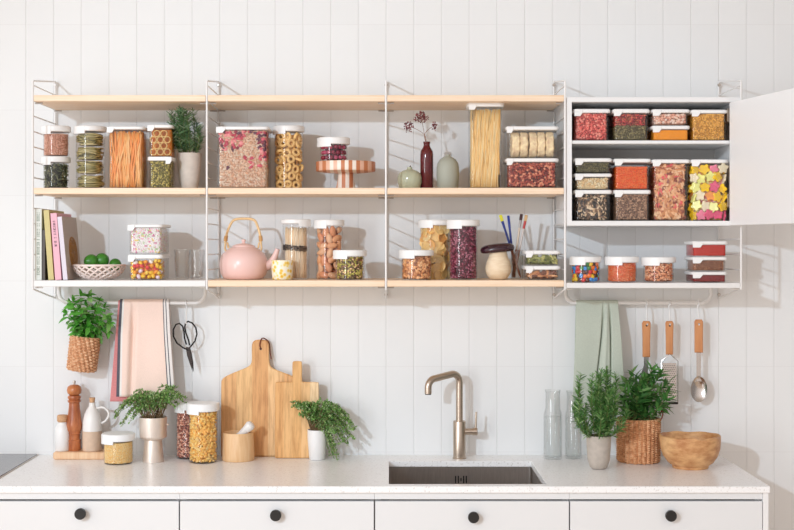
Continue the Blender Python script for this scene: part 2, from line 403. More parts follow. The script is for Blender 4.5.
# ------------------------------------------------------------------ worktop, base units, sink, hob
CT = 0.901; CF = -0.6; CR = 1.157
Xs = (0.006, 0.486); Ys = (-0.56, -0.132)
def worktop():
    # slab with a real cut-out for the sink
    b = MB(); xs = [-1.95, Xs[0], Xs[1], CR]; ys = [CF, Ys[0], Ys[1], -0.001]; z0, z1 = CT - 0.02, CT
    idx = {}
    for k, z in enumerate((z0, z1)):
        for i, x in enumerate(xs):
            for j, y in enumerate(ys): idx[(i, j, k)] = len(b.v); b.v.append((x, y, z))
    def q(*a): b.f.append(tuple(idx[t] for t in a)); b.m.append(0)
    for i in range(3):
        for j in range(3):
            if i == 1 and j == 1: continue
            q((i, j, 1), (i+1, j, 1), (i+1, j+1, 1), (i, j+1, 1)); q((i, j, 0), (i, j+1, 0), (i+1, j+1, 0), (i+1, j, 0))
    for i in range(3):
        q((i, 0, 0), (i+1, 0, 0), (i+1, 0, 1), (i, 0, 1)); q((i, 3, 1), (i+1, 3, 1), (i+1, 3, 0), (i, 3, 0))
        q((0, i, 0), (0, i, 1), (0, i+1, 1), (0, i+1, 0)); q((3, i, 0), (3, i+1, 0), (3, i+1, 1), (3, i, 1))
    q((1, 1, 0), (1, 1, 1), (2, 1, 1), (2, 1, 0)); q((1, 2, 0), (2, 2, 0), (2, 2, 1), (1, 2, 1))
    q((1, 1, 0), (1, 2, 0), (1, 2, 1), (1, 1, 1)); q((2, 1, 0), (2, 1, 1), (2, 2, 1), (2, 2, 0))
    o = b.build('worktop', M['quartz'])
    bv = o.modifiers.new('edge', 'BEVEL'); bv.width = 0.0015; bv.segments = 2
    return tag(o, 'white speckled quartz worktop running along the tiled wall', 'worktop')
worktop()
def sink():
    root = thing('sink', 'rectangular brushed steel sink set into the white worktop below the tap', 'sink', ((Xs[0]+Xs[1])/2, (Ys[0]+Ys[1])/2, CT - 0.22))
    st = plain('sink steel', rgb(192, 184, 178), 0.3, 1.0, 0.08, 30, 0, (12, 1, 1))
    w, d, h = Xs[1]-Xs[0] + .006, Ys[1]-Ys[0] + .006, 0.199
    b = MB(); R = []
    for k, z in ((-.012, h), (-.012, h - .0015), (-.0015, h - .004), (-.0015, -0.002), (0, 0)): pass
    ol = lambda k: rrect(w - 2*k, d - 2*k, 0.012)
    R = [[(x, y, z) for x, y in ol(k)] for k, z in ((-.004, h), (0, h), (0, .01), (.01, 0), (.012, -.0015), (-.0015, -.0015), (-.0015, h - .0015), (-.004, h - .0015))]
    n = len(R[0]); v = [p for r in R for p in r]; f = []
    for j in range(len(R)):
        a, c2 = j*n, ((j+1) % len(R))*n
        if j == 3: continue
        for i in range(n): f.append((a+i, a+(i+1) % n, c2+(i+1) % n, c2+i))
    f.append(tuple(range(3*n, 4*n))); f.append(tuple(range(4*n, 5*n))[::-1])
    b.add(v, f).build('basin', st, root)
    MB().lathe([(0.045, 0.0003), (0.045, .002), (.036, .003), (.033, .0012), (0.0, .0012)], 32, (0, .05, 0)).build('drain', M['steel'], root)
    for i, x in enumerate((-0.018, -0.009, 0.0, 0.009, 0.018)):
        ov = MB(); ov.prism(rrect(0.0045, 0.026 if i != 2 else .012, 0.002, 3), 0, 0.0015, 0.0003, tf=lambda p, x=x: (p[0] + x + (PX(461, -.13) - (Xs[0]+Xs[1])/2), d/2 - 0.0002 - p[2], p[1] + h - 0.042))
        ov.build('dark_slot_strip', M['dark'], root)  # solid dark strips on the basin wall paint the shaded slots
sink()
XB = [-1.808, -1.218, -0.628, -0.038, 0.552, 1.137]
kn = [None, (79.6, 514), (275, 515.5), (473, 517.5), (670.5, 516)]
dl = ['white base unit with drawer left of the frame, under the hob', 'white drawer unit under the pepper mill and jug tray', 'white drawer unit under the cutting boards', 'white drawer unit under the sink', 'white drawer unit at the right end, under the wooden bowl']
zt = CT - 0.0205
for i in range(1, 5):
    x0, x1 = XB[i], XB[i+1]
    root = thing('drawer_unit', dl[i], 'kitchen unit', ((x0+x1)/2, -0.3, 0), 'white base units with black knobs'); w = x1 - x0
    lx = (Xs[0] - .02 - (x0+x1)/2, Xs[1] + .02 - (x0+x1)/2)
    b = MB(); hw = w/2 - .0004
    b.box(-hw, -hw + .016, -.262, .298, .1, zt, .001); b.box(hw - .016, hw, -.262, .298, .1, zt, .001)
    b.box(-hw + .016, hw - .016, -.262, .298, .1, .116, .001); b.box(-hw + .016, hw - .016, .285, .298, .116, zt, .001)
    b.build('carcass', M['white'], root)
    MB().box(-hw, hw, -.22, -.2, .0, .0995, .001).build('plinth', M['white'], root)
    MB().box(-hw, hw, -.288, -.2705, CT - .0415, zt, .001).build('top_rail', M['unit'], root)
    g = .0022; ztop = CT - .0415 - .005
    for k, (za, zb) in enumerate(((ztop - .19, ztop), (ztop - .475, ztop - .1935), (.105, ztop - .4785))):
        d = MB().box(-w/2 + g, w/2 - g, -.294, -.274, za, zb, .0012).build('drawer_front', M['unit'], root)
        kx, kz = (PX(kn[i][0] + .6, -.615) - (x0+x1)/2, PZ(kn[i][1], -.615)) if k == 0 else (PX(kn[i][0], -.6) - (x0+x1)/2, zb - .06)
        MB().lathe([(0.006, 0), (0.006, .012), (.0155, .013), (.0168, .015), (.0168, .025), (.0155, .0265), (0, .0265)], 28, tf=lambda p, kx=kx, kz=kz: (kx + p[0], -.294 - p[2], kz + p[1])).build('knob', M['dark'], d)
p = MB().box(1.1375, 1.154, -.592, -.002, 0, zt, .001).build('end_panel', M['white'])
tag(p, 'white end panel closing the right end of the base units', 'panel')
hob = thing('hob', 'black glass hob set on the left end of the worktop', 'hob', (-1.545, -.283, CT))
MB().prism(rrect(.666, .548, .004), .0003, .005, .001).build('glass', plain('hob glass', rgb(122, 122, 126), .12), hob)  # black glass; the wall's reflection is put into this grey base
zm = plain('zone print', rgb(190, 190, 190), .4)
for x, y, r in ((-.16, .1, .09), (.14, .1, .075), (-.16, -.12, .075), (.14, -.12, .09)):
    MB().tube([(x + r*math.cos(a), y + r*math.sin(a), .0049) for a in np.linspace(0, 2*PI, 49)[:-1]], .0007, 5, closed=True).build('cooking_zone', zm, hob)
MB().prism(rrect(.674, .556, .005), .0001, .0028, .0008).build('trim_frame', M['steel'], hob)
# ------------------------------------------------------------------ tap
def tap():
    Yb = -.075; X0 = PX(459.4, Yb); s = 1/292.
    root = thing('tap', 'brushed warm steel mixer tap with angled spout standing behind the sink', 'tap', (X0, Yb, CT))
    st = plain('tap metal', rgb(196, 180, 164), 0.32, 1.0, 0.05, 30, 0, (1, 1, 8))
    MB().lathe([(.024, 0.0003), (.024, .003), (.0215, .004), (.0215, .126), (.0205, .128), (.0, .128)], 36).build('tap_body', st, root)
    zt = PZ(373.5, Yb) - CT
    pts = [(0, 0, .127), (0, 0, zt - .035)]
    dx, dy = -.833, -.553; 
    for a in np.linspace(0, PI/2, 9): pts.append(((1 - math.cos(a))*.03*dx, (1 - math.cos(a))*.03*dy, zt - .03 + .03*math.sin(a)))
    Lh = .131
    ze = zt - .011; pts.append((dx*(Lh - .03), dy*(Lh - .03), ze))
    for a in np.linspace(0, PI/2, 9)[1:]: pts.append((dx*(Lh - .03 + .03*math.sin(a)), dy*(Lh - .03 + .03*math.sin(a)), ze - .03 + .03*math.cos(a)))
    pts.append((dx*Lh, dy*Lh, ze - .05))
    MB().tube(pts, .012, 18).build('spout', st, root)
    MB().lathe([(.0095, 0), (.0102, 0), (.0102, .003), (.0095, .003)], 18, (dx*Lh, dy*Lh, ze - .053)).build('aerator', M['dark'], root)
    hz = PZ(431.5, Yb) - CT
    MB().lathe([(.011, .018), (.011, .044), (.0132, .045), (.0132, .06), (.012, .0615), (0, .0615)], 24, tf=lambda p: (p[2], p[1], hz + p[0])).build('lever_hub', st, root)
    MB().tube([(.056, 0, hz + .008), (.0565, -.001, hz + .035), (.0575, -.002, hz + .067)], .0038, 10).build('lever', st, root)
tap()
# ------------------------------------------------------------------ shelf system
XF = [PX(x, -.3) for x in (33, 207, 386, 565, 741)]
ZS = [2.096, 1.795, 1.4947]; TH = .0205       # undersides of the three levels
FY = -.305
lab = ['white wire shelf ladder at the left end, beside the books', 'white wire shelf ladder between the rosemary pot and the muesli box', 'white wire shelf ladder left of the burgundy bottle', 'white wire shelf ladder at the left side of the wall cabinet', 'white wire shelf ladder at the right end, behind the open cabinet door']
for i, X in enumerate(XF):
    root = thing('shelf_ladder', lab[i], 'shelf bracket', (X, -.004, 0), 'wire ladders of the wall shelving')
    zf0, zf1, zb0, zb1 = 1.487, 2.163, 1.446, 2.196
    yf, yb = -.298, -.008
    f = MB(); f.tube([(0, yf, zf0), (0, yf, zf1)], .0034, 10); f.build('front_rod', M['steelwhite'], root)
    f = MB(); f.tube([(0, yb, zb0), (0, yb, zb1)], .0034, 10); f.build('back_rod', M['steelwhite'], root)
    for a_, b_ in (((0, yf, zf1), (0, yb, zb1)), ((0, yf, zf0), (0, yb, zb0))): MB().tube([a_, b_], .0028, 8).build('end_wire', M['steelwhite'], root)
    for k in range(14):
        zz = zf1 - .014 - k*.05
        if zz > zf0 + .005: MB().tube([(0, yf, zz), (0, yb, zz)], .0022, 8).build('rung', M['steelwhite'], root)
    for zz in (zb0 + .012, zb1 - .012):
        sc = MB(); sc.lathe([(.0055, 0), (.0055, .003), (.004, .005), (0, .005)], 16, tf=lambda p, zz=zz: (p[0], yb - .0034 - p[2], zz + p[1]))
        sc.build('screw', M['steel'] if i else M['steelwhite'], root)
def shelf(i, lv, mat, label, name='wall_shelf', x0=None, x1=None, pins=True, th=TH, zo=None):
    x0 = XF[i] + .0042 if x0 is None else x0; x1 = XF[i+1] - .0042 if x1 is None else x1
    w = x1 - x0; root = thing(name, label, 'shelf', ((x0+x1)/2, -.15, ZS[lv] if zo is None else zo), 'shelf boards of the wall shelving')
    MB().box(-w/2, w/2, FY + .15, .132, 0, th, .0015).build('board', mat, root)
    pm = plain('pin grey', rgb(190, 184, 180), .4, .3) if pins else M['steelwhite']
    for s in (-1, 1):
        for y in (-.128, .12): MB().tube([(s*(w/2 + .003), y, -.0035), (s*(w/2 - .022), y, -.0032)], .0027, 8).build('support_pin', pm, root)
    return root
names = ['above the rosemary and orange pasta', 'above the muesli box and cake stand', 'above the burgundy bottle and spaghetti box']
for i in range(3): shelf(i, 0, M['ash'], 'pale wooden top shelf board ' + names[i])
shelf(0, 1, M['ash'], 'pale wooden shelf board carrying the orange pasta and rosemary')
shelf(1, 1, M['ash'], 'pale wooden shelf board carrying the muesli box and cake stand')
shelf(2, 1, M['ash'], 'pale wooden shelf board carrying the vases and spaghetti box')
shelf(1, 2, M['ash'], 'pale wooden bottom shelf board carrying the pink kettle')
shelf(2, 2, M['ash'], 'pale wooden bottom shelf board carrying the brushes and tall bean jar')
shelf(0, 2, M['steelwhite'], 'white metal bottom shelf carrying books, limes and tumblers', pins=False)
shelf(3, 2, M['steelwhite'], 'white metal bottom shelf under the wall cabinet', pins=False, zo=1.4897, th=.0175)
ZRW = 1.4897 + .0175
ST = [z + TH for z in ZS]
def rail(label, X0, X1, zt=None):
    Y = -.052; z = 1.4315; zt = zt or ZS[2] - .0005; r = .034; root = thing('hanging_rail', label, 'rail', ((X0+X1)/2, Y, z), 'white rails under the bottom shelves')
    w = (X1-X0)/2; pts = [(-w, 0, zt - z)]
    for a in np.linspace(0, PI/2, 10): pts.append((-w + r*(1-math.cos(a)), 0, r*(1-math.sin(a))))
    for a in np.linspace(PI/2, 0, 10): pts.append((w - r*(1-math.cos(a)), 0, r*(1-math.sin(a))))
    pts.append((w, 0, zt - z))
    MB().tube(pts, .007, 14).build('rail_tube', M['steelwhite'], root)
    for s in (-1, 1): MB().lathe([(.012, zt - z - .003), (.012, zt - z), (0, zt - z)], 18, (s*w, 0, 0)).build('flange', M['steelwhite'], root)
    return root
RY = -.052; RZ = 1.4315
rail('white tube rail under the left shelf holding towels and scissors', PX(59, RY), PX(205, RY))
rail('white tube rail under the right shelf holding green towel and utensils', PX(565.5, RY), PX(711, RY), 1.4892)
# ------------------------------------------------------------------ wall cabinet
cabX = (XF[3] + .006, PX(742, -.3) - .0045); cz0, cz1 = 1.6925, 2.1105; CW = .016; cin = 1.7085
def cabinet():
    x0, x1 = cabX; w = x1 - x0; h = cz1 - cz0; root = thing('wall_cabinet', 'white wall cabinet with open door full of small storage boxes', 'cabinet', ((x0+x1)/2, -.15, cz0))
    gi = plain('cabinet inside', rgb(214, 211, 209), .5)
    for s, nm in ((-1, 'side_panel'), (1, 'side_panel')):
        a = -w/2 if s < 0 else w/2 - CW
        MB().box(a, a + CW, -.15, .14, 0, h, .001).build(nm, M['white'], root)
    MB().box(-w/2 + CW, w/2 - CW, -.15, .14, h - CW, h, .001).build('top_panel', M['white'], root)
    MB().box(-w/2 + CW, w/2 - CW, -.15, .14, 0, CW, .001).build('bottom_panel', M['white'], root)
    bk = MB().box(-w/2 + CW, w/2 - CW, .128, .14, CW, h - CW, .0005).build('back_panel', gi, root)
    sz = PZ(143.6, -.3) - cz0
    MB().box(-w/2 + CW + .0005, w/2 - CW - .0005, -.146, .127, sz, sz + .0105, .001).build('inner_shelf', M['white'], root)
    hx, hz = PX(716, -.02) - (x0+x1)/2, PZ(149, -.02) - cz0
    MB().lathe([(.006, 0), (.006, .003), (.004, .004), (0, .002)], 16, tf=lambda p: (hx + p[0], .128 - p[2], hz + p[1])).build('cable_hole_disc', M['dark'], bk)  # dark dimpled disc paints the shaded cable hole
    # door, hinged on the right, swung a little past square
    hin = Vector((PX(729.5, -.3) - (x0+x1)/2, -.1515, 0)); ang = math.radians(78.0)
    ux, uy = math.cos(ang), -math.sin(ang); L = w - .008
    def tf(p): return (hin.x + ux*p[0] + (-uy)*p[1], hin.y + uy*p[0] + ux*p[1], p[2])
    MB().box(0, L, 0, .016, -.001 + .002, h - .018, .0012, tf=tf).build('door', M['white'], root)
    for zz in (.06, h - .08): MB().box(-.012, .012, -.14, -.08, zz, zz + .045, .002, tf=lambda p: (p[0] + w/2 - CW - .0125, p[1], p[2])).build('hinge', M['steel'], root)
    return cz0 + sz + .0105
CS = cabinet()
# ------------------------------------------------------------------ jars, boxes and what is in them
def lift(c, f):
    f = min(f, .94/max(1e-4, max(c[:3]))); return tuple(x*f for x in c[:3]) + (1,)
def P(name, *cols, **k): return pieces(name, [lift(rgb(*c), 1.4) for c in cols], rough=.4, **k)
def K(name, r, g, b): return plain(name, lift(rgb(r, g, b), 1.1), 0.8)  # cores run darker than their pieces, painting shade into the gaps
def trl(m, f):
    nt = m.node_tree; b = next(n for n in nt.nodes if n.type == 'BSDF_PRINCIPLED'); out = next(n for n in nt.nodes if n.type == 'OUTPUT_MATERIAL')
    tl = nt.nodes.new('ShaderNodeBsdfTranslucent'); mx = nt.nodes.new('ShaderNodeMixShader'); mx.inputs[0].default_value = f; l = b.inputs['Base Color'].links
    if l: nt.links.new(l[0].from_socket, tl.inputs[0])
    else: tl.inputs[0].default_value = b.inputs['Base Color'].default_value
    nt.links.new(b.outputs[0], mx.inputs[1]); nt.links.new(tl.outputs[0], mx.inputs[2]); nt.links.new(mx.outputs[0], out.inputs[0]); return m
def CM(name, c, rough=.4, var=.12, scale=60, b=0): return plain(name, lift(rgb(*c), 1.3), rough, 0, var, scale, b)
bean, ball, flake = base_bean(), base_ball(), base_flake()
oval = base_ball(1, .7, .55); seed = base_ball(1, .55, .4); grain = base_ball(1, .5, .5)
R = 'round'; B = 'box'
# --- upper left shelf
z = ST[1]
c = container(43.5, 69, 157, 163, -.17, z, R, 'round jar of dark green tea leaves, lower jar beside the left ladder', group=None)
fill('tea_leaves', 'dark green tea leaves inside the lower left round jar', 'tea', c, base_rod(1, .18, 5, .15), .011, P('tea', (58, 66, 44), (92, 98, 66), (40, 42, 32), (124, 122, 90)), K('tea core', 38, 40, 28), z1=0.960)
c = container(43.5, 69, 126.5, 132.5, -.17, c.top + .0006, R, 'round jar of fine pinkish brown grain stacked on the tea jar')
fill('pink_grain', 'fine pinkish brown grain inside the upper left round jar', 'grain', c, grain, .0062, P('pinkgrain', (216, 168, 144), (202, 150, 126), (228, 186, 164), (190, 134, 112)), K('pg core', 180, 126, 102), z1=0.930)
c = container(76, 105, 126.8, 132, -.17, z, R, 'tall round jar of green pasta nests with white lid')
mn = P('nest strands', (118, 110, 58), (158, 146, 90), (84, 78, 42), (186, 172, 124))
hh = (c.h - .006)/4
for i, w in enumerate(('lowest', 'second from the bottom', 'third from the bottom', 'topmost')):
    Rn = c.w*.415; v = []
    mb = MB(); mb.lathe([(0, .1*hh), (Rn*.75, .12*hh), (Rn*.82, .5*hh), (Rn*.75, .85*hh), (0, .9*hh)], 20)
    for k in range(64):
        a0 = rng.uniform(0, 2*PI); rr = Rn*rng.uniform(.72, 1.08); zz = rng.uniform(.1, .88)*hh; ln = rng.uniform(1.5, 4); tz = rng.uniform(-.2, .2)*hh
        pts = [(math.cos(a0 + t*ln)*(rr*(1 - .12*math.sin(3*t + a0))), math.sin(a0 + t*ln)*(rr*(1 - .1*math.cos(2*t))), min(max(zz + tz*math.sin(4*t + a0), .1*hh), .88*hh)) for t in np.linspace(0, 1, 14)]
        mb.tube(pts, .0017, 5)
    o = mb.build('pasta_nest', mn, None, c.loc + Vector((0.001*(-1)**i, 0, .004 + hh*i)), recalc=False)
    tag(o, 'green pasta nest, %s of four in the tall round jar' % w, 'pasta', 'pasta nests in the tall jar')
c = container(108, 143, 126.5, 129.5, -.2, z, B, 'square clear box packed with orange pasta ribbons standing upright', .115, tabw=.2)
def strands(name, label, cat, c, mat, core, wdt, thk, n, slant=.1, tmax=.97, wav=.0, xr=1.0, mid=.5, bias=0):
    tmax = min(tmax, .99)
    """long strands standing in a jar: an outer layer all the way round the front, over a core"""
    parts = []; bot = .004; L = (c.h - .005)*tmax
    for lay in range(2):
        t = (np.arange(n) + rng.uniform(0, 1, n))/n; p, N, _ = perim(c, (.003 if c.shape == 'round' else .005) + thk + lay*thk*2.2, t)
        for i in range(n):
            T = np.array([-N[i][1], N[i][0]]); s = rng.normal(bias, slant)*L*.5; l = L*rng.uniform(.93, 1); ph = rng.uniform(0, 6)
            m = 7; V = []
            for j in range(m):
                u = j/(m-1); q = p[i] + T*(s*(u - mid) + wav*math.sin(ph + u*7)) - N[i]*rng.uniform(0, thk)
                for e, g in ((-1, 0), (0, 1), (1, 0), (0, -1)):
                    V.append((q[0] + T[0]*e*wdt/2 + N[i][0]*g*thk/2, q[1] + T[1]*e*wdt/2 + N[i][1]*g*thk/2, bot + l*u))
            V = np.array(V); Fc = []
            for j in range(m-1):
                for e in range(4):
                    a, b2 = j*4 + e, j*4 + (e+1) % 4; Fc += [(a, b2, b2 + 4), (a, b2 + 4, a + 4)]
            Fc += [(0, 2, 1), (0, 3, 2), (m*4-4, m*4-3, m*4-2), (m*4-4, m*4-2, m*4-1)]
            parts.append((V, np.array(Fc), 0))
    lim = .0019 if c.shape == 'round' else .0038
    for i, (V, f, mi) in enumerate(parts):
        if c.shape == 'round':
            r = np.hypot(V[:, 0], V[:, 1]); V[:, :2] *= np.minimum(1, (c.w/2 - lim)/np.maximum(r, 1e-6))[:, None]
        else:
            V[:, 0] = np.clip(V[:, 0], -c.w/2 + lim, c.w/2 - lim); V[:, 1] = np.clip(V[:, 1], -c.d/2 + lim, c.d/2 - lim)
        if xr < 1: V[:, 0] *= xr; V[:, 1] *= (xr if c.shape == 'round' else 1)
    cv, ct = corepart(c, .003 + thk*5, bot, bot + L*.93); cv[:, 0] *= xr; parts.append((cv, ct, 1))
    return tag(link(rawmesh(name, parts, [mat, core]), name, None, c.loc), label, cat, None, 'stuff')
strands('orange_pasta', 'long orange pasta ribbons standing in the square box', 'pasta', c, P('orange pasta', (244, 160, 74), (250, 178, 96), (236, 142, 56), (252, 194, 122), (240, 166, 92)), K('op core', 226, 136, 62), .0075, .002, 120, .13, .985, .004)
c = container(148.5, 171, 156.7, 160.8, -.2, z, B, 'small clear box of green mung beans under the box of pasta tubes', .1, tab='R')
fill('mung_beans', 'green mung beans inside the small box beside the rosemary pot', 'beans', c, oval, .0075, P('mung', (140, 128, 56), (112, 104, 40), (176, 160, 80), (88, 80, 32), (196, 178, 98)), K('mung core', 98, 92, 40), z1=1.000)  # yellowest bean tones stand in for highlights
c = container(148.5, 171.5, 124.8, 128, -.2, c.top + .0006, B, 'small clear box of yellow pasta tubes on the mung beans', .1, tabw=.3)
tub = MB(); rr = (c.w - .006)/6*.985
tub.lathe([(rr*.99, -.006), (rr*.99, .006), (rr*.8, .006), (rr*.8, -.006), (rr*.99, -.006)], 22, cap0=False, cap1=False)
tm = tub.build('pasta_tube', trl(CM('tube pasta', (252, 216, 128), .5, .05), .15)); me_t = tm.data; bpy.data.objects.remove(tm)
nz = int((c.h - .005)/(2*rr*.92))
o = MB().prism(rrect(c.w - .0076, c.d - .036, .006), .004, c.h - .002, .001).build('tube_shade_core', CM('shaded tube core', (196, 116, 36), .8), None, c.loc + Vector((0, .014, 0))); tag(o, 'darker orange block for the shaded tubes deeper inside the small box', 'pasta', None, 'stuff')  # block darker than the front tubes paints the shade in their openings
for lay in range(1):
    for j in range(nz):
        off = rr*(.5 if j % 2 else -.0)
        for i in range(3 - (j % 2)):
            o = link(me_t, 'pasta_tube', None, c.loc + Vector((-c.w/2 + .003 + rr + 2*rr*1.0*i + (rr if j % 2 else 0), -c.d/2 + .0115, .0045 + rr + j*2*rr*.88)), (PI/2 + rng.normal(0, .02), 0, 0))
            tag(o, 'yellow pasta tube seen end on in the small box', 'pasta', 'pasta tubes in the small box')
# --- upper middle shelf
c = container(217, 267.5, 126.5, 129.8, -.19, z, B, 'large square clear box of oat muesli with red berries', .15, tabw=.18)
w_, h_ = c.w, c.h
fill('oat_flakes', 'beige oat flakes filling the large muesli box', 'muesli', c, base_flake(), .0115, P('oats', (244, 218, 192), (234, 200, 172), (248, 228, 208), (204, 158, 126), (240, 206, 180)), K('oat core', 200, 156, 126), z1=1.000, orient='rand', dens=.5)  # darkest flake tone stands in for shaded gaps
def mb_mask(Pt):
    u = Pt[:, 0]/w_ + .5; q = Pt[:, 2]/h_
    s = (q > .93 - .0*u) | ((u < .55) & (q > .62 + .25*np.abs(u - .2))) | ((u > .8) & (q > .5)) | ((u > .66) & (q > .36) & (q < .55) & (rng.uniform(size=len(u)) < .5)) | ((u > .1) & (q < .6) & (rng.uniform(size=len(u)) < .03))
    return s & (rng.uniform(size=len(u)) < .75)
fill('dried_berries', 'red and purple dried berries at the top of the muesli', 'berries', c, base_ball(1, .8, .5), .02, P('dried berries', (168, 44, 66), (126, 28, 54), (196, 84, 96), (84, 30, 54), (178, 62, 84), (214, 132, 132)), K('x', 0, 0, 0), z1=1.000, dens=.5, depthk=.28, mask=mb_mask, withcore=False, top=False)
c = container(274.5, 303, 126.5, 132.3, -.15, z, R, 'tall round jar of pale cereal rings beside the muesli box')
rg = piece_mesh('cereal_ring', base_tubering(.5, .17), .031, CM('cereal ring', (242, 196, 126), .6))
items('cereal_ring', c, [rg], ['golden cereal ring seen through the tall round jar'], 'cereal', 'cereal rings in the tall jar', .029, z1=.99, orient='flat', dens=.86, k=.009)
fill('cereal_rings', 'golden cereal rings deeper inside the tall round jar', 'cereal', c, base_tubering(.5, .15, 10, 5), .024, P('rings', (232, 190, 116), (220, 172, 98)), K('rings core', 206, 158, 92), z1=0.960, dens=.7, depthk=.75)
# cake stand and the berry jar on it
def cake_stand():
    Y = -.15; X = PX(345.7, Y); s = dep(Y)/F; z1 = PZ(160.3, Y - .09) - z; z0 = PZ(169.8, Y - .09) - z
    root = thing('cake_stand', 'round wooden cake stand with tan, cream and pink stripes', 'cake stand', (X, Y, z))
    m, nt, b = new_mat('striped wood'); L = nt.links.new
    tc = nt.nodes.new('ShaderNodeTexCoord'); sx = nt.nodes.new('ShaderNodeSeparateXYZ'); L(tc.outputs['Object'], sx.inputs[0])
    mu = nt.nodes.new('ShaderNodeMath'); mu.operation = 'MULTIPLY_ADD'; mu.inputs[1].default_value = 1/.2; mu.inputs[2].default_value = .5; L(sx.outputs[0], mu.inputs[0])
    A, Bc, Cc = rgb(204, 128, 86), rgb(250, 238, 224), rgb(238, 190, 164); seq = [A, Bc, A, Cc, Bc, Cc, A, Bc, A, Bc, Cc, A, Bc, A, Cc, A, Bc, A]
    seq = [A, Cc, A, Cc, Bc, Cc, Bc, A, Bc, A, Bc, A, Cc, A, Cc, A]
    r = ramp_node(nt, [(i/len(seq), q) for i, q in enumerate(seq)], True); L(mu.outputs[0], r.inputs[0]); L(r.outputs[0], b.inputs['Base Color']); b.inputs['Roughness'].default_value = .45
    Rp = 29.7*s
    MB().lathe([(Rp*.5, z0 - .006), (Rp*.92, z0 - .0015), (Rp - .001, z0), (Rp, z0 + .002), (Rp, z1 - .001), (Rp - .001, z1), (0, z1)], 64).build('plate', m, root, sharp=50)
    MB().lathe([(.0345, 0.0002), (.0345, .002), (.028, .028), (.0245, z0 - .0058), (.0, z0 - .0058)], 40).build('pedestal', m, root)
    return root.location + Vector((0, 0, z1))
cs = cake_stand()
c = container(320, 347.5, 138, 145, -.165, cs.z + .0004, R, 'small round jar of dark red berries on the striped cake stand', over=2.6)
bm_ = piece_mesh('red_berry', ICO2, .0155, CM('berry', (122, 24, 52), .3, .35))
bm2 = piece_mesh('red_berry', ICO2, .0145, CM('berry light', (166, 62, 92), .4, .3))
items('red_berry', c, [bm_, bm2], ['dark red berry in the jar on the cake stand', 'lighter frosted red berry in the jar on the cake stand'], 'berry', 'berries in the cake stand jar', .0155, z1=1.000, dens=.97, k=.0098, orient='rand', jit=.06)
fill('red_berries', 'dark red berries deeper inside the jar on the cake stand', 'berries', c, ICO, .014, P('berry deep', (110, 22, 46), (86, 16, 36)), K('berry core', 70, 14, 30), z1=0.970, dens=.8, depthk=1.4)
# --- upper right shelf
c = container(470, 502, 101.6, 106.8, -.2, z, B, 'tallest square clear box of dry spaghetti', .105, tabw=.24, over=2.5)
strands('spaghetti', 'pale yellow dry spaghetti standing in the tallest box', 'pasta', c, P('spaghetti', (244, 210, 144), (232, 190, 116), (250, 224, 168), (214, 168, 96)), K('spag core', 212, 168, 98), .0026, .0018, 330, .06, .985, bias=.13)
c = container(507.5, 557.5, 158.3, 162, -.195, z, B, 'wide clear box of red kidney beans below the crackers', .14, tabw=.13)
fill('kidney_beans', 'glossy red kidney beans in the wide lower box', 'beans', c, bean, .0125, P('kidney', (142, 50, 36), (112, 34, 28), (164, 76, 54), (204, 134, 104)), K('kidney core', 84, 26, 22), z1=1.000, dens=.6)  # palest bean tone paints in the highlights
c = container(507.5, 557.5, 126.3, 130, -.195, c.top + .0006, B, 'wide clear box of round puffed crackers stacked on the kidney beans', .14, tabw=.13)
cm = CM('cracker', (236, 200, 162), .75, .3, 80, .8)
ck = MB(); rc = (c.h - .006)*.48
R_ = []
for r_, y_ in ((0.001, -.0128), (rc*.9, -.0128), (rc, -.009), (rc, .009), (rc*.9, .0128), (.001, .0128)):
    R_.append([(y_ + .0012*math.sin(7*a) * (r_ > .01), r_*(1 + .02*math.sin(5*a + y_*300))*math.cos(a), r_*(1 + .02*math.sin(5*a + y_*300))*math.sin(a)) for a in np.linspace(0, 2*PI, 33)[:-1]])
ck.rings(R_); co = ck.build('puffed_cracker', cm); ckm = co.data; bpy.data.objects.remove(co)
for row, yy in enumerate((-.035,)):
    for i, w in enumerate(('leftmost', 'second from the left', 'third from the left', 'second from the right', 'rightmost')):
        o = link(ckm, 'puffed_cracker', None, c.loc + Vector((-.054 + i*.0282, yy, .0045 + rc*1.01)), (rng.uniform(0, 6), rng.normal(0, .06) if False else 0, rng.normal(0, .05)))
        tag(o, 'round puffed cracker on edge, %s of the five' % w, 'cracker', 'crackers in the wide box')
# --- wall cabinet, upper shelf
G = 'boxes in the wall cabinet'; z = CS; Yc = -.205; dd = .15
kw = dict(group=G, tabw=.24, r=.008, over=1.6)
c = container(575, 609, 109, 113, Yc, z, B, 'clear box of pink red beans at the left of the upper cabinet shelf', dd, **kw)
fill('pink_beans', 'pinkish red beans in the upper left cabinet box', 'beans', c, bean, .0115, P('pinkbean', (218, 110, 98), (196, 86, 78), (232, 146, 130), (172, 66, 60)), K('pb core', 150, 56, 50), z1=1.000, dens=.58)
c = container(614.5, 648.5, 109, 113, Yc, z, B, 'clear box layered with red petals over olive herbs, upper cabinet shelf', dd, **kw)
fill('olive_herbs', 'olive green dried herbs, lower layer of the two layer box', 'herbs', c, base_rod(1, .22, 4), .0085, P('olive herbs', (128, 118, 76), (104, 96, 60), (148, 136, 92), (88, 78, 50)), K('oh core', 88, 80, 52), z1=.55)
fill('red_petals', 'dried red petals, upper layer of the two layer box', 'petals', c, flake, .0125, P('petals', (184, 62, 62), (146, 44, 50), (206, 104, 84), (158, 84, 56)), K('rp core', 122, 42, 40), z0=.5, z1=0.990, dens=.5)
c = container(653.5, 688.5, 125.7, 129.3, Yc, z, B, 'low clear box of bright orange turmeric powder in the cabinet', dd, **kw)
o = MB().prism(rrect(c.w - .0036, c.d - .0036, .007), .0036, .0036 + (c.h - .0036)*.93, .0015).build('turmeric_powder', plain('turmeric', rgb(246, 152, 8), .9, 0, .06, 120, .5), None, c.loc)
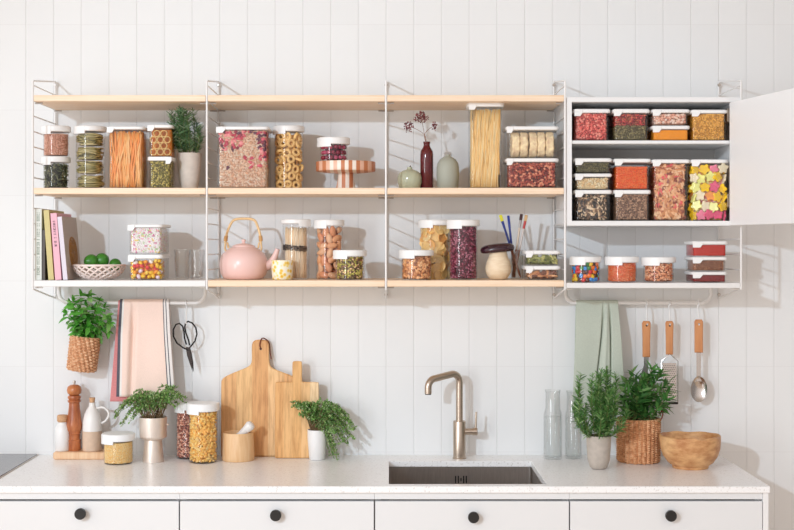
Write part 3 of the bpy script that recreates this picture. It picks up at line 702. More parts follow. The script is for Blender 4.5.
tag(o, 'orange turmeric powder filling the low cabinet box', 'spice', None, 'stuff')
c = container(653.5, 688.5, 109.3, 112.8, Yc, c.top + .0006, B, 'low clear box of pale nuts stacked on the turmeric', dd, **kw)
fill('pale_nuts', 'pale pinkish nuts in the low box over the turmeric', 'nuts', c, base_ball(1, .8, .75), .0125, P('palenuts', (232, 198, 176), (214, 166, 144), (242, 216, 200), (196, 142, 122)), K('pn core', 170, 122, 100), z1=1.000, dens=.62)
c = container(692.5, 726.5, 109.8, 113.4, Yc, z, B, 'clear box of mustard yellow seeds at the right of the upper cabinet shelf', dd, **kw)
fill('mustard_seeds', 'mustard yellow seeds in the upper right cabinet box', 'seeds', c, ball, .006, P('mustard', (206, 152, 58), (188, 132, 42), (222, 172, 80), (170, 116, 36)), K('mu core', 160, 110, 36), z1=0.990)
# --- wall cabinet, lower shelf
z = cin
c = container(576, 610.5, 190, 194, Yc, z, B, 'clear box of black and beige mushroom shreds, lowest in the left cabinet stack', dd, **kw)
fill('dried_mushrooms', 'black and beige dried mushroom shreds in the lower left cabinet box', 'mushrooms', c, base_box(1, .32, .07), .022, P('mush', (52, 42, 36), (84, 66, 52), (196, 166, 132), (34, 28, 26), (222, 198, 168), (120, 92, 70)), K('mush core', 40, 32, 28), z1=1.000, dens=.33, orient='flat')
c2 = container(576, 610.5, 173.6, 177, Yc, c.top + .0006, B, 'low clear box of cream flaked almonds, middle of the left cabinet stack', dd, **kw)
fill('flaked_almonds', 'cream flaked almonds in the middle low cabinet box', 'nuts', c2, flake, .012, P('alm', (240, 222, 182), (230, 206, 160), (246, 232, 200), (214, 182, 136)), K('alm core', 220, 194, 150), z1=0.980, dens=.5)
c2 = container(576, 610.5, 158.3, 162, Yc, c2.top + .0006, B, 'low clear box of dark green lentils, topmost of the left cabinet stack', dd, **kw)
fill('green_lentils', 'dark green lentils in the topmost low cabinet box', 'lentils', c2, base_ball(1, 1, .5), .0068, P('glen', (88, 82, 48), (68, 64, 38), (106, 98, 60)), K('gl core', 58, 54, 32), z1=0.980)
c = container(615.5, 649.5, 190, 194, Yc, z, B, 'clear box of brown buckwheat below the orange lentils', dd, **kw)
fill('buckwheat', 'brown buckwheat grains in the lower cabinet box', 'grain', c, base_ball(1, .8, .8), .0072, P('buck', (150, 116, 92), (126, 94, 74), (174, 140, 114), (100, 74, 60)), K('bk core', 96, 72, 56), z1=1.000)
c2 = container(615.5, 649.5, 158.8, 162.5, Yc, c.top + .0006, B, 'clear box of orange lentils stacked on the buckwheat', dd, **kw)
fill('orange_lentils', 'bright orange lentils in the cabinet box', 'lentils', c2, base_ball(1, 1, .5), .0068, P('olen', (248, 112, 40), (236, 92, 28), (252, 136, 62)), K('ol core', 214, 84, 36), z1=.86)
c = container(653.5, 688.5, 159.5, 163.2, Yc, z, B, 'tall clear box of crunchy flakes with pink petals in the cabinet', dd, **kw)
fill('crunchy_flakes', 'tan cereal flakes with pink petals in the tall cabinet box', 'cereal', c, base_box(1, .55, .09), .021, P('crf', (214, 164, 120), (196, 140, 98), (228, 186, 146), (170, 104, 70), (208, 92, 92), (206, 152, 112), (190, 130, 84), (132, 70, 52)), K('cf core', 150, 96, 68), z1=1.000, dens=.38, orient='flat')
c = container(692.5, 727, 159.5, 163.2, Yc, z, B, 'tall clear box of flower shaped gummies at the right of the cabinet', dd, **kw)
fl = MB()
ol = [(.016*(1 + .17*math.cos(5*a))*math.cos(a), .016*(1 + .17*math.cos(5*a))*math.sin(a)) for a in np.linspace(0, 2*PI, 51)[:-1]]
fl.prism(ol, -.003, .003, .0016)
fms, fls = [], []
for nm, col in (('yellow', (250, 206, 42)), ('pink', (232, 132, 158)), ('cream', (248, 236, 204)), ('orange', (246, 160, 84)), ('pale green', (214, 214, 130)), ('magenta', (206, 82, 116))):
    o = fl.build('gummy_flower', CM('gummy ' + nm, col, .35, .06)); fms.append(o.data); bpy.data.objects.remove(o); fls.append(nm + ' flower shaped gummy in the tall cabinet box')
items('gummy_flower', c, fms + fms[:1] + fms[2:3], fls + fls[:1] + fls[2:3], 'sweet', 'flower gummies in the tall cabinet box', .036, z1=0.990, orient='flat', dens=.76, k=.0065)
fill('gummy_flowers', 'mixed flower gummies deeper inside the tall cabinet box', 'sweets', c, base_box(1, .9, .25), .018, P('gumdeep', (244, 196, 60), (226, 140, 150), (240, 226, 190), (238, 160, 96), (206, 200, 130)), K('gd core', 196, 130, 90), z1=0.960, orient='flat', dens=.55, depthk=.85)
# --- lower left shelf: two boxes
z = ST[2]
c = container(129, 161.5, 254.5, 258.6, -.2, z, B, 'clear box of yellow and red sweets beside the lime bowl', .16, tabw=.22)
w6 = (('yellow', (250, 200, 50)), ('orange', (246, 160, 40)), ('red', (206, 62, 62)), ('white', (240, 232, 226)), ('golden', (252, 214, 90)), ('pale lilac', (214, 196, 206)))
sm = [piece_mesh('sugared_sweet', base_ball(1.2, .85, .85, True), .0158, CM('sweet ' + n, q, .3, .04)) for n, q in w6]
sl = [n + ' sugar coated sweet in the box beside the lime bowl' for n, q in w6]
wts = [0, 0, 0, 1, 1, 4, 4, 2, 3, 5]
items('sugared_sweet', c, [sm[i] for i in wts], [sl[i] for i in wts], 'sweet', 'sweets in the box beside the limes', .0165, z1=0.960, orient='rand', dens=.92, k=.0088, mask=lambda p: (p[:, 1] < -.02), jit=.3)
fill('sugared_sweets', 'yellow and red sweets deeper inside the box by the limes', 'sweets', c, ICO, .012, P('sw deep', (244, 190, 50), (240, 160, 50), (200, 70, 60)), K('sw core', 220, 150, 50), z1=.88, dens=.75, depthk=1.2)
c = container(129, 161.5, 224.4, 227.6, -.2, c.top + .0006, B, 'clear box of white speckled sugar pearls on the yellow sweets', .16, tabw=.22, over=2)
fill('sugar_pearls', 'white pearls with pastel and purple specks in the upper box', 'sweets', c, ball, .0075, P('pearls', (250, 244, 242), (250, 246, 244), (248, 240, 240), (246, 240, 236), (250, 246, 244), (190, 120, 150), (250, 246, 244), (226, 200, 120), (248, 242, 240), (170, 190, 150), (232, 180, 196), (250, 246, 244)), K('pe core', 244, 238, 236), z1=1.000, dens=.6)
# --- lower middle shelf
c = container(282.5, 309.5, 219.5, 224, -.16, z, R, 'tall round jar of pale noodles with a black band', tab='R')
strands('noodles', 'pale straight noodles standing in the tall banded jar', 'noodles', c, P('noodle', (234, 210, 178), (224, 196, 160), (242, 222, 194), (208, 176, 138), (214, 190, 160)), K('nd core', 206, 176, 142), .0052, .002, 80, .07, .95, xr=.88)
bd = MB(); rb = c.w/2*.86 + .0008; zc = PZ(248.3, -.16) - z
rb = c.w/2 + .0004
rs_ = np.random.default_rng(5); a = math.radians(203)
while a < math.radians(322):                 # blurred dark lettering strokes that run round the glass
    wv = rs_.uniform(.09, .16); hgt = rs_.uniform(.014, .021); zz = zc + rs_.uniform(-.0014, .0014) + .003*math.cos((a - 3.6)*1.1)
    def q(t, zv, rr): return (rr*math.cos(t), rr*math.sin(t), zv)
    for (u0, u1, v0, v1) in ((0, .35, -1, 1), (.35, 1, .45, 1), (.6, 1, -1, .45)) if rs_.uniform() < .5 else ((0, .4, -1, 1), (.4, .75, -.2, .35), (.75, 1, -1, 1)):
        t0, t1 = a + u0*wv, a + u1*wv
        bd.add([q(t0, zz + v0*hgt/2, rb), q(t1, zz + v0*hgt/2, rb), q(t1, zz + v1*hgt/2, rb), q(t0, zz + v1*hgt/2, rb), q(t0, zz + v0*hgt/2, rb + .0005), q(t1, zz + v0*hgt/2, rb + .0005), q(t1, zz + v1*hgt/2, rb + .0005), q(t0, zz + v1*hgt/2, rb + .0005)],
               [(0, 1, 2, 3), (7, 6, 5, 4), (0, 4, 5, 1), (1, 5, 6, 2), (2, 6, 7, 3), (3, 7, 4, 0)])
    a += wv + .022
bd.build('lettering', plain('label ink', rgb(40, 34, 36), .5), c.root)
c = container(315.5, 343, 220, 226, -.15, z, R, 'tall round jar of large brown nuts behind the pumpkin seeds')
nb = ICO2[0].copy(); nb[:, 0] *= 1.25; nb[:, 1] *= .72; nb[:, 2] *= .62; nb[:, 2] += .35*nb[:, 0]**2; nb[:, 1] *= 1 - .25*nb[:, 0]
nm_ = [piece_mesh('brazil_nut', (nb, ICO2[1]), .031, CM('nut ' + str(i), tuple(min(250, v + 18) for v in q), .5, .2, 45, .5)) for i, q in enumerate(((204, 138, 94), (186, 118, 78), (220, 160, 118)))]
items('brazil_nut', c, nm_, ['medium brown large nut in the tall round jar', 'darker brown large nut in the tall round jar', 'paler brown large nut in the tall round jar'], 'nut', 'large nuts in the tall jar', .033, z1=0.980, orient='lie', dens=.72, k=.0135)
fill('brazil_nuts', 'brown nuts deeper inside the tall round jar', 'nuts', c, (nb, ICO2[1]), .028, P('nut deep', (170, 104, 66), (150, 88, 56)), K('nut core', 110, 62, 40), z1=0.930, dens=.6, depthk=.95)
c = container(335.5, 364.5, 250, 256.3, -.245, z, R, 'low round jar of green pumpkin seeds in front of the nut jar', over=2.3)
fill('pumpkin_seeds', 'green and brown pumpkin seeds in the low round jar', 'seeds', c, seed, .0125, P('pump', (150, 142, 62), (116, 96, 52), (188, 176, 86), (88, 62, 40), (212, 178, 130), (170, 158, 72), (140, 96, 60)), K('pu core', 74, 56, 34), z1=1.000, dens=.5, orient='flat')
# --- lower right wooden shelf
c = container(420, 449, 220, 225.5, -.14, z, R, 'tall round jar of banana chips behind the granola jar')
chp = MB(); R_ = []
for j, (r_, zz) in enumerate(((.001, .0012), (.0195, .0014), (.0207, 0), (.0195, -.0014), (.001, -.0012))): R_.append([(r_*math.cos(a), r_*.78*math.sin(a), zz + 12*(r_*math.cos(a))**2) for a in np.linspace(0, 2*PI, 25)[:-1]])
chp.rings(R_); cms = []
for i, q in enumerate(((244, 212, 152), (232, 190, 120), (212, 158, 92))):
    o = chp.build('banana_chip', CM('chip %d' % i, q, .5, .1)); cms.append(o.data); bpy.data.objects.remove(o)
items('banana_chip', c, cms, ['pale banana chip in the tall round jar', 'golden banana chip in the tall round jar', 'toasted brown banana chip in the tall round jar'], 'banana chip', 'banana chips in the tall jar', .034, z1=1.000, orient='flat', dens=.68, k=.0085)
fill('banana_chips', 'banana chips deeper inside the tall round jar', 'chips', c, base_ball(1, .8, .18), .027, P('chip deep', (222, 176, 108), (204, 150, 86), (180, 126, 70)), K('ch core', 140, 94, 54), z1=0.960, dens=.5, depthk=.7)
c = container(449, 477.5, 220, 226.3, -.2, z, R, 'tall round jar of dark purple red beans', over=2.2)
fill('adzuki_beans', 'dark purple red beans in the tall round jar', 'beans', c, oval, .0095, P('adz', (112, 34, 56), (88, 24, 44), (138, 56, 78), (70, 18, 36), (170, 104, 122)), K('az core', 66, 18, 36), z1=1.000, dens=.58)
c = container(401.5, 431.5, 250, 255.8, -.25, z, R, 'low round jar of chopped nuts in front of the banana chips', over=2.3)
fill('chopped_nuts', 'chopped brown and tan nuts in the low round jar', 'nuts', c, base_box(1, .7, .5), .0135, P('chop', (206, 148, 98), (176, 116, 72), (228, 182, 134), (136, 84, 54), (216, 160, 112)), K('cn core', 110, 66, 42), z1=1.000, dens=.52)
c = container(527, 559, 265.8, 269.8, -.2, z, B, 'low clear box of cinnamon bark below the bay leaves', .13, tabw=.22, over=2, tab='L')
fill('cinnamon_bark', 'tan and brown curls of bark in the lowest flat box', 'spice', c, base_ball(1, .3, .16, True), .036, P('cinn', (190, 132, 86), (160, 100, 62), (214, 164, 120), (110, 66, 46), (224, 186, 150)), K('ci core', 96, 60, 40), z1=0.930, dens=.24, orient='lie', depthk=.16)
c = container(527, 559, 250.6, 254.3, -.2, c.top + .0006, B, 'low clear box of dry green bay leaves by the brushes', .13, tabw=.22, over=2)
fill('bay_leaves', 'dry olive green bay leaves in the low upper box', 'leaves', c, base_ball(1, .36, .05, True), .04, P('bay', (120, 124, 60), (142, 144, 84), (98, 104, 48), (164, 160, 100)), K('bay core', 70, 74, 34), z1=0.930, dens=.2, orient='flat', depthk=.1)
# --- lower right white shelf
z = ZRW
c = container(570.5, 600, 256.5, 262.3, -.24, z, R, 'round jar of bright multicoloured chocolate sweets on the right white shelf', over=1)
w6 = (('red', (190, 42, 44)), ('blue', (58, 132, 200)), ('green', (60, 122, 66)), ('yellow', (240, 196, 50)), ('orange', (236, 120, 48)), ('brown', (84, 46, 40)))
sm = [piece_mesh('chocolate_sweet', base_ball(1, 1, .62, True), 0.0165, CM('choc ' + n, q, .2, .02)) for n, q in w6]
items('chocolate_sweet', c, sm, [n + ' chocolate sweet in the round jar on the white shelf' for n, q in w6], 'sweet', 'chocolate sweets in the round jar', .0148, z1=1.000, orient='flat', dens=.8, k=.0092, jit=.2)
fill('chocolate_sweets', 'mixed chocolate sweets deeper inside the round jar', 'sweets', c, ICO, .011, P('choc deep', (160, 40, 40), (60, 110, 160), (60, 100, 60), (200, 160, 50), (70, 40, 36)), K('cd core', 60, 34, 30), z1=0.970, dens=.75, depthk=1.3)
c = container(607, 636.5, 256.5, 262.5, -.24, z, R, 'round jar of orange grains, middle jar on the right white shelf', over=2.2)
fill('orange_grains', 'orange grains filling the middle jar on the white shelf', 'grain', c, grain, .007, P('og', (236, 142, 92), (224, 122, 72), (244, 164, 118), (230, 104, 62)), K('og core', 204, 104, 62), z1=1.000)
c = container(643.5, 673.5, 257, 262.8, -.24, z, R, 'round jar of pinkish brown nuts, right jar on the white shelf', over=2.2)
fill('brown_nuts', 'pinkish brown nut pieces in the right hand jar', 'nuts', c, base_ball(1, .65, .5), .012, P('bn', (222, 162, 122), (202, 136, 98), (234, 186, 152), (180, 108, 78)), K('bn core', 140, 84, 58), z1=1.000, dens=.52)
def powder(name, label, cat, c, col, z1=0.960):
    o = MB().prism(rrect(c.w - .0036, c.d - .0036, .007), .0036, .0036 + (c.h - .0036)*z1, .0015).build(name, plain(name, rgb(*col), .85, 0, .1, 150, .6), None, c.loc)
    return tag(o, label, cat, None, 'stuff')
kw = dict(group='flat boxes stacked on the right white shelf', tabw=.3, over=1.8, r=.01)
c = container(693.5, 726, 271.8, 275, -.23, z, B, 'flat clear box of dark red powder, lowest of the flat stack', .12, **kw)
powder('sumac_powder', 'dark red powder in the lowest flat box', 'spice', c, (132, 34, 34))
c = container(693.5, 726, 257, 260.2, -.23, c.top + .0006, B, 'flat clear box of brown seeds, middle of the flat stack', .12, **kw)
fill('brown_seeds', 'brown seeds in the middle flat box', 'seeds', c, grain, .005, P('bs', (150, 98, 66), (128, 78, 52), (172, 122, 88)), K('bs core', 106, 64, 42), z1=0.980)
c = container(693.5, 726.5, 241.3, 244.4, -.23, c.top + .0006, B, 'flat clear box of bright red powder, topmost of the flat stack', .12, **kw)
powder('paprika_powder', 'bright red paprika powder in the topmost flat box', 'spice', c, (190, 46, 34))
# --- on the worktop
z = CT
c = container(104, 133, 433, 440, -.172, z, R, 'low round jar of pale couscous standing before the white jug', over=2)
fill('couscous', 'pale golden couscous in the low round worktop jar', 'grain', c, ball, .0055, P('cous', (236, 200, 132), (226, 184, 112), (244, 214, 152)), K('co core', 222, 182, 114), z1=0.930, dens=.66)
c = container(176, 201, 402, 409, -.062, z, R, 'tall round jar of reddish brown beans behind the macaroni jar')
fill('brown_beans', 'reddish brown mottled beans in the rear worktop jar', 'beans', c, oval, .0105, P('bb', (186, 122, 100), (156, 94, 76), (208, 152, 128), (222, 180, 158), (130, 74, 62)), K('bb core', 92, 50, 40), z1=1.000, dens=.56)
c = container(189, 217.3, 402.6, 410.5, -.15, z, R, 'tall round jar of yellow macaroni in front of the bean jar', over=2)
fill('macaroni', 'curved yellow macaroni in the tall worktop jar', 'pasta', c, base_rod(1, .2, 7, .25), .02, P('maca', (240, 196, 108), (228, 178, 88), (248, 212, 134), (214, 160, 76)), K('ma core', 196, 142, 66), z1=1.000, dens=.4)
# ------------------------------------------------------------------ objects on the shelves
def at_base(px, Y, z): return (PX(px, Y), Y, z)
z = ST[1]
# sage squat vase, burgundy bottle with dried stems, sage dome vase
Y = -.17; s = dep(Y)/F
root = thing('squat_vase', 'small squat pale green glazed vase with a tiny neck', 'vase', at_base(409.7, Y, z))
gz = plain('sage glaze', rgb(190, 192, 164), .16, 0, .06, 25)
MB().lathe([(0, .0002), (8.5*s, .0002), (10.5*s, .004), (12*s, 7*s), (12.1*s, 12*s), (11*s, 16*s), (7.5*s, 18.6*s), (3*s, 20.2*s), (2.4*s, 21.6*s), (2.7*s, 22.4*s), (1.7*s, 22.4*s), (1.6*s, 20*s), (0, 19.6*s)], 48).build('vase_body', gz, root, sharp=60)
MB().tube([(0, 0, 20*s), (.3*s, 0, 22.5*s), (.9*s, 0, 24*s)], [.0022, .0026, .0012], 8).build('stub', plain('stub', rgb(92, 74, 58), .7), root)
Y = -.16; s = dep(Y)/F
root = thing('bottle_vase', 'slim burgundy glass bottle vase', 'vase', at_base(426.7, Y, z))
MB().lathe([(0, .0002), (5.8*s, .0002), (6.5*s, .003), (6.6*s, 35*s), (6.2*s, 38.5*s), (4*s, 42*s), (3.2*s, 44*s), (3.1*s, 46*s), (3.5*s, 46.3*s), (3.5*s, 48*s), (2.4*s, 48*s), (2.3*s, 44*s), (0, 43*s)], 40).build('bottle_body', plain('burgundy glaze', rgb(94, 22, 30), .1, 0, 0, coat=.5), root, sharp=60)
tw = thing('dried_flowers', 'dried stems with three dark red flower clusters standing in the burgundy bottle', 'flowers', at_base(426.7, Y, z + 43.6*s))
b = MB(); org = Vector((0, 0, 0)); e = lambda px, py, y=0: Vector((PX(px, Y) - PX(426.7, Y), y, PZ(py, Y) - z - 43.6*s))
ends = [(421, 117, 0), (408.5, 127, -.012), (434.5, 126, .012)]
for px, py, y in ends: b.tube(bez([(0, 0, .0005), e(424.5, 135), e(px*.6 + 424*.4, py*.6 + 131*.4, y*.6), e(px, py, y)], 18), .0009, 6)
b.build('stem', plain('dry stem', rgb(140, 104, 84), .8), tw)
for (px, py, y), rx, rz, n in zip(ends, (8, 4.6, 2.8), (5.6, 6.2, 4.6), (150, 70, 36)):
    C = rng.normal(0, .5, (n, 3)); C /= np.maximum(1, np.linalg.norm(C, axis=1))[:, None]
    C = C * np.array([rx*s, rx*s*.8, rz*s]) + np.array(e(px, py, y)); v, t = inst(ICO, C, rot_rand(n), rng.uniform(.003, .0056, n))
    link(rawmesh('flower_cluster', [(v, t, 0)], [P('dry flower', (112, 52, 60), (86, 36, 46), (140, 80, 84), (122, 66, 66))]), 'flower_cluster', tw)
Y = -.17; s = dep(Y)/F
root = thing('dome_vase', 'matt grey green rounded vase right of the burgundy bottle', 'vase', at_base(447.8, Y, z))
MB().lathe([(0, .0002), (9.3*s, .0002), (10.4*s, .003), (11.3*s, 14*s), (11.2*s, 22*s), (10.3*s, 26.5*s), (8*s, 30*s), (4.5*s, 32.4*s), (2.6*s, 33.3*s), (2.3*s, 35*s), (1.6*s, 35*s), (1.5*s, 33*s), (0, 32.6*s)], 48).build('vase_body', plain('matt sage', rgb(172, 174, 160), .6), root, sharp=60)
# books
z = ST[2]
def text_strokes(mb, x, y, z0, z1, wd, rs, dens=1.0):
    """small unreadable lettering down a spine"""
    zz = z1
    while zz > z0:
        h = rs.uniform(.0022, .0042); k = rs.integers(0, 3)
        for q in ((-.5, -.2), (.2, .5)) if k == 0 else (((-.5, .5),) if k == 1 else ((-.5, -.25), (-.1, .12), (.3, .5))):
            mb.box(x + q[0]*wd, x + q[1]*wd, y - .0004, y + .0003, zz - h, zz, 0)
        zz -= h + rs.uniform(.001, .0035)*dens + (rs.uniform(.003, .006) if rs.uniform() < .16 else 0)
rs = np.random.default_rng(3)
pg = plain('paper pages', rgb(240, 234, 222), .8, 0, .05, 200, 0, (60, 1, 1))
Yf = -.288; bk = -.288
def book(label, xb0, xb1, xt0, ztop, col, depth, letter=None, lw=.0075, lz=(.05, .2), picture=False, cover=None):
    """spine from the bottom pixels xb0..xb1, leaning so that its top starts at xt0"""
    s = dep(Yf)/F; w = (xb1 - xb0)*s; x0 = PX(xb0, Yf); H = PZ(ztop, Yf) - z
    lean = math.asin(((xb0 - xt0)*s)/H) if xb0 != xt0 else 0
    root = thing('book', label, 'book', (x0, Yf, z + .0004), 'cook books on the left white shelf', (0, -lean, 0)); Hh = H/math.cos(lean) - w*math.sin(abs(lean))
    cv = plain('cover ' + label[:12], rgb(*col), .45); c2 = plain('cover side ' + label[:12], rgb(*cover), .45) if cover else cv
    zz0 = w*math.tan(abs(lean))*0
    b = MB(); b.box(0, w, 0, .003, zz0, Hh, .0008); b.box(0, .0022, .003, depth, zz0, Hh, .0006); b.box(w - .0022, w, .003, depth, zz0, Hh, .0006, 1)
    b.build('cover', [cv, c2], root)
    MB().box(.0023, w - .0023, .0032, depth - .004, zz0 + .003, Hh - .003, .0005).build('page_block', pg, root)
    if letter:
        t = MB(); text_strokes(t, w*.5, 0, Hh - lz[1], Hh - lz[0], lw, rs); t.build('spine_lettering', plain('ink ' + label[:8], rgb(*letter), .6), root)
    if picture:
        p = MB(); cz, cy = Hh*.42, depth*.55
        for k in range(3): p.tube([(w + .0002, cy + (.05 - .012*k)*math.cos(a), cz + (.052 - .012*k)*math.sin(a)) for a in np.linspace(0, 2*PI, 33)[:-1]], .003, 5, closed=True)
        for a in np.linspace(0, PI, 9)[:-1]: p.tube([(w + .0002, cy + .048*math.cos(a + .2*q), cz + .05*q*1.0*math.sin(a)) if False else (w + .0002, cy + .048*q*math.cos(a), cz + .05*q*math.sin(a)) for q in (-1, 0, 1)], .0022, 5)
        p.build('cover_picture', plain('cover picture', rgb(168, 122, 72), .6), root)
    return root
book('upright pale grey book with green spine lettering, next to the ladder', 34.8, 41.6, 34.8, 209, (222, 224, 216), .2, (122, 140, 116), .009, (.012, .215))
book('thin short dark brown book squeezed between the pale grey and yellow books', 42.3, 45.0, 42.3, 230, (74, 62, 52), .19)  # thin dark brown box filling the gap beside the leaning books
book('leaning yellow green book left of the pink one', 48.4, 53.8, 43.4, 210, (206, 190, 124), .2)
book('leaning pink book with dark spine lettering', 55.2, 61.4, 50.3, 213, (238, 178, 192), .2, (92, 60, 76), .0075, (.025, .11))
book('leaning lavender book with a basket picture on its taupe cover', 63.2, 67.6, 57.2, 216.5, (222, 214, 224), .2, None, 0, (0, 0), True, (186, 168, 156))
# bowl with limes
def lattice_bowl():
    Y = -.19; s = dep(Y)/F; X = PX(99.3, Y); Rm = 25.5*s; H = PZ(264.3, Y) - z; rb = 12.5*s
    root = thing('lattice_bowl', 'pale pink lattice bowl holding limes beside the books', 'bowl', (X, Y, z))
    m = plain('pink ceramic', rgb(248, 230, 222), .35)
    prof = lambda u: (rb + (Rm - rb)*math.sin(u*PI/2)**.9, .004 + (H - .006)*(u**1.25))
    MB().lathe([(0, .0003), (rb, .0003), (rb + .003, .003), (rb + .002, .006), (0, .006)], 48).build('base', m, root)
    b = MB(); n = 18
    for dirn in (1, -1):
        for k in range(n):
            pts = []
            for j in range(15):
                u = j/14; r, zz = prof(u); a = 2*PI*k/n + dirn*u*.95; pts.append((r*math.cos(a), r*math.sin(a), zz))
            b.tube(pts, .0032, 6)
    b.build('lattice', m, root)
    MB().tube([(Rm*math.cos(a), Rm*math.sin(a), H - .003) for a in np.linspace(0, 2*PI, 65)[:-1]], .0038, 10, closed=True).build('rim', m, root)
    gm = plain('lime skin', rgb(60, 128, 40), .35, 0, .3, 30, .25)
    for nm, px, py, r, y in (('leftmost lime in the pink lattice bowl', 91.3, 261.5, 7.3, -.012), ('middle lime in the pink bowl, the highest one', 102, 260.3, 7.3, .006), ('rightmost, lowest lime in the pink lattice bowl', 115.2, 264.6, 6.2, -.004)):
        Yy = Y + y; s2 = dep(Yy)/F; v = MB(); r *= s2
        v.lathe([(0, -1.1*r), (.12*r, -1.06*r), (.3*r, -.96*r), (.7*r, -.72*r), (.95*r, -.32*r), (r, 0), (.95*r, .32*r), (.7*r, .72*r), (.3*r, .95*r), (.1*r, 1.03*r), (0, 1.05*r)], 28)
        o = v.build('lime', gm, None, (PX(px, Yy), Yy, PZ(py, Yy)), 80, (rng.uniform(-.4, .4), PI/2 + rng.uniform(-.3, .3), rng.uniform(0, 6)))
        tag(o, nm, 'lime', 'limes in the lattice bowl')
    for i, (dx, dy) in enumerate(((-.02, .02), (.025, .03), (.0, -.035))):
        pass
lattice_bowl()
# tumblers
def tumbler(label, px, Y, ytop, rpx, ridged):
    s = dep(Y)/F; H = PZ(ytop, Y) - z; r1 = rpx*s; r0 = r1*.78; root = thing('tumbler', label, 'glass', at_base(px, Y, z), 'clear tumblers on the left white shelf')
    b = MB(); n = 48; R_ = []
    for r, zz in ((r0*.9, .0003), (r0, .002), (r1, H), (r1 - .0012, H + .0006), (r1 - .0024, H), (r0 - .0026, .009), (r0*.3, .007)):
        R_.append([((r + (.0007*math.cos(24*a) if ridged and .003 < zz < H*.8 and r > r0*.95 else 0))*math.cos(a), (r + (.0007*math.cos(24*a) if ridged and zz < H*.8 and r > r0*.95 else 0))*math.sin(a), zz) for a in np.linspace(0, 2*PI, n + 1)[:-1]])
    if ridged:
        R_ = []
        hs = np.linspace(0, 1, 14)
        for u in hs: R_.append([((r0 + (r1 - r0)*u + .0009*math.cos(14*a + 22*u)*(u < .93))*math.cos(a), (r0 + (r1 - r0)*u + .0009*math.cos(14*a + 22*u)*(u < .93))*math.sin(a), .0005 + (H - .0005)*u) for a in np.linspace(0, 2*PI, 85)[:-1]])
        for r, zz in ((r1 - .0022, H), (r0 - .0026, .009), (r0*.3, .007)): R_.append([(r*math.cos(a), r*math.sin(a), zz) for a in np.linspace(0, 2*PI, 85)[:-1]])
    b.rings(R_).build('glass_wall', M['glass'], root, sharp=60)
tumbler('smooth clear tumbler on the white shelf, right of the sweet boxes', 182.2, -.2, 249.5, 8.3, False)
tumbler('patterned clear tumbler nearest the ladder on the white shelf', 197, -.17, 249.5, 7.6, True)
# tea kettle
def kettle():
    Y = -.165; s = dep(Y)/F; zb = z; root = thing('tea_kettle', 'round pale pink tea kettle with a cane handle', 'kettle', at_base(243.6, Y, zb))
    pk = plain('pink enamel', rgb(247, 208, 200), .3, 0, 0, coat=.25)
    MB().lathe([(0, .0004), (17*s, .0004), (20*s, 1.2*s), (23*s, 6*s), (24.2*s, 13*s), (23.6*s, 20*s), (21*s, 25.5*s), (16.5*s, 29.6*s), (12.2*s, 31.8*s), (11.8*s, 32.4*s), (0, 32.4*s)], 56).build('kettle_body', pk, root, sharp=60)
    l = MB().lathe([(0, 32.5*s), (11.6*s, 32.5*s), (11.4*s, 33.4*s), (7*s, 35.2*s), (2.5*s, 36*s), (1.6*s, 36.4*s), (1.5*s, 37.4*s), (2.2*s, 38.4*s), (2*s, 39.6*s), (.8*s, 40.1*s), (0, 40.1*s)], 40).build('kettle_lid', pk, root, sharp=60)
    sp = MB(); a = bez([(21*s, -1*s, 13*s), (27*s, -1.3*s, 15.5*s), (31*s, -1.5*s, 22*s), (34.2*s, -1.7*s, 30.4*s)], 16)
    sp.tube(a, list(np.linspace(5.4*s, 2.2*s, len(a))), 16); sp.build('spout', pk, root)
    e = Vector(a[-1]); d = (e - Vector(a[-2])).normalized()
    MB().tube([e + d*.0001, e + d*.0006], 1.7*s, 14).build('dark_spout_disc', M['dark'], root)  # tip is closed; dark disc paints the shade of its mouth
    cane = plain('cane', rgb(238, 202, 150), .5, 0, .12, 120)
    h = MB(); p = bez([(-18.2*s, 0, 36*s), (-17.4*s, 0, 43*s), (-14.5*s, 0, 52*s), (-9.5*s, 0, 59.2*s), (0, 0, 60.6*s), (10*s, 0, 59.4*s), (14*s, 0, 53*s), (16.8*s, 0, 43*s), (17*s, 0, 36*s)], 56)
    h.tube(p, 1.25*s, 12)
    hb = h.build('handle', cane, root)
    for sx in (-1, 1):
        w = MB()
        for j in range(9):
            q = p[3 + j] if sx < 0 else p[-4 - j]
            if j < 6: w.tube([(q.x + 1.6*s*math.cos(t), q.y + 1.6*s*math.sin(t), q.z) for t in np.linspace(0, 2*PI, 13)[:-1]], .5*s, 6, closed=True)
        w.build('cane_wrapping', plain('cane wrap', rgb(220, 172, 112), .6), hb)
    for sx in (-17.6, 16.9): MB().tube([(sx*s*.98, .0, 26*s), (sx*s*1.06, 0, 31*s), (sx*s*1.03, 0, 36.5*s), (sx*s*.92, 0, 36.5*s), (sx*s*.86, 0, 31*s)], 1.0*s, 10).build('handle_lug', cane, root)
kettle()
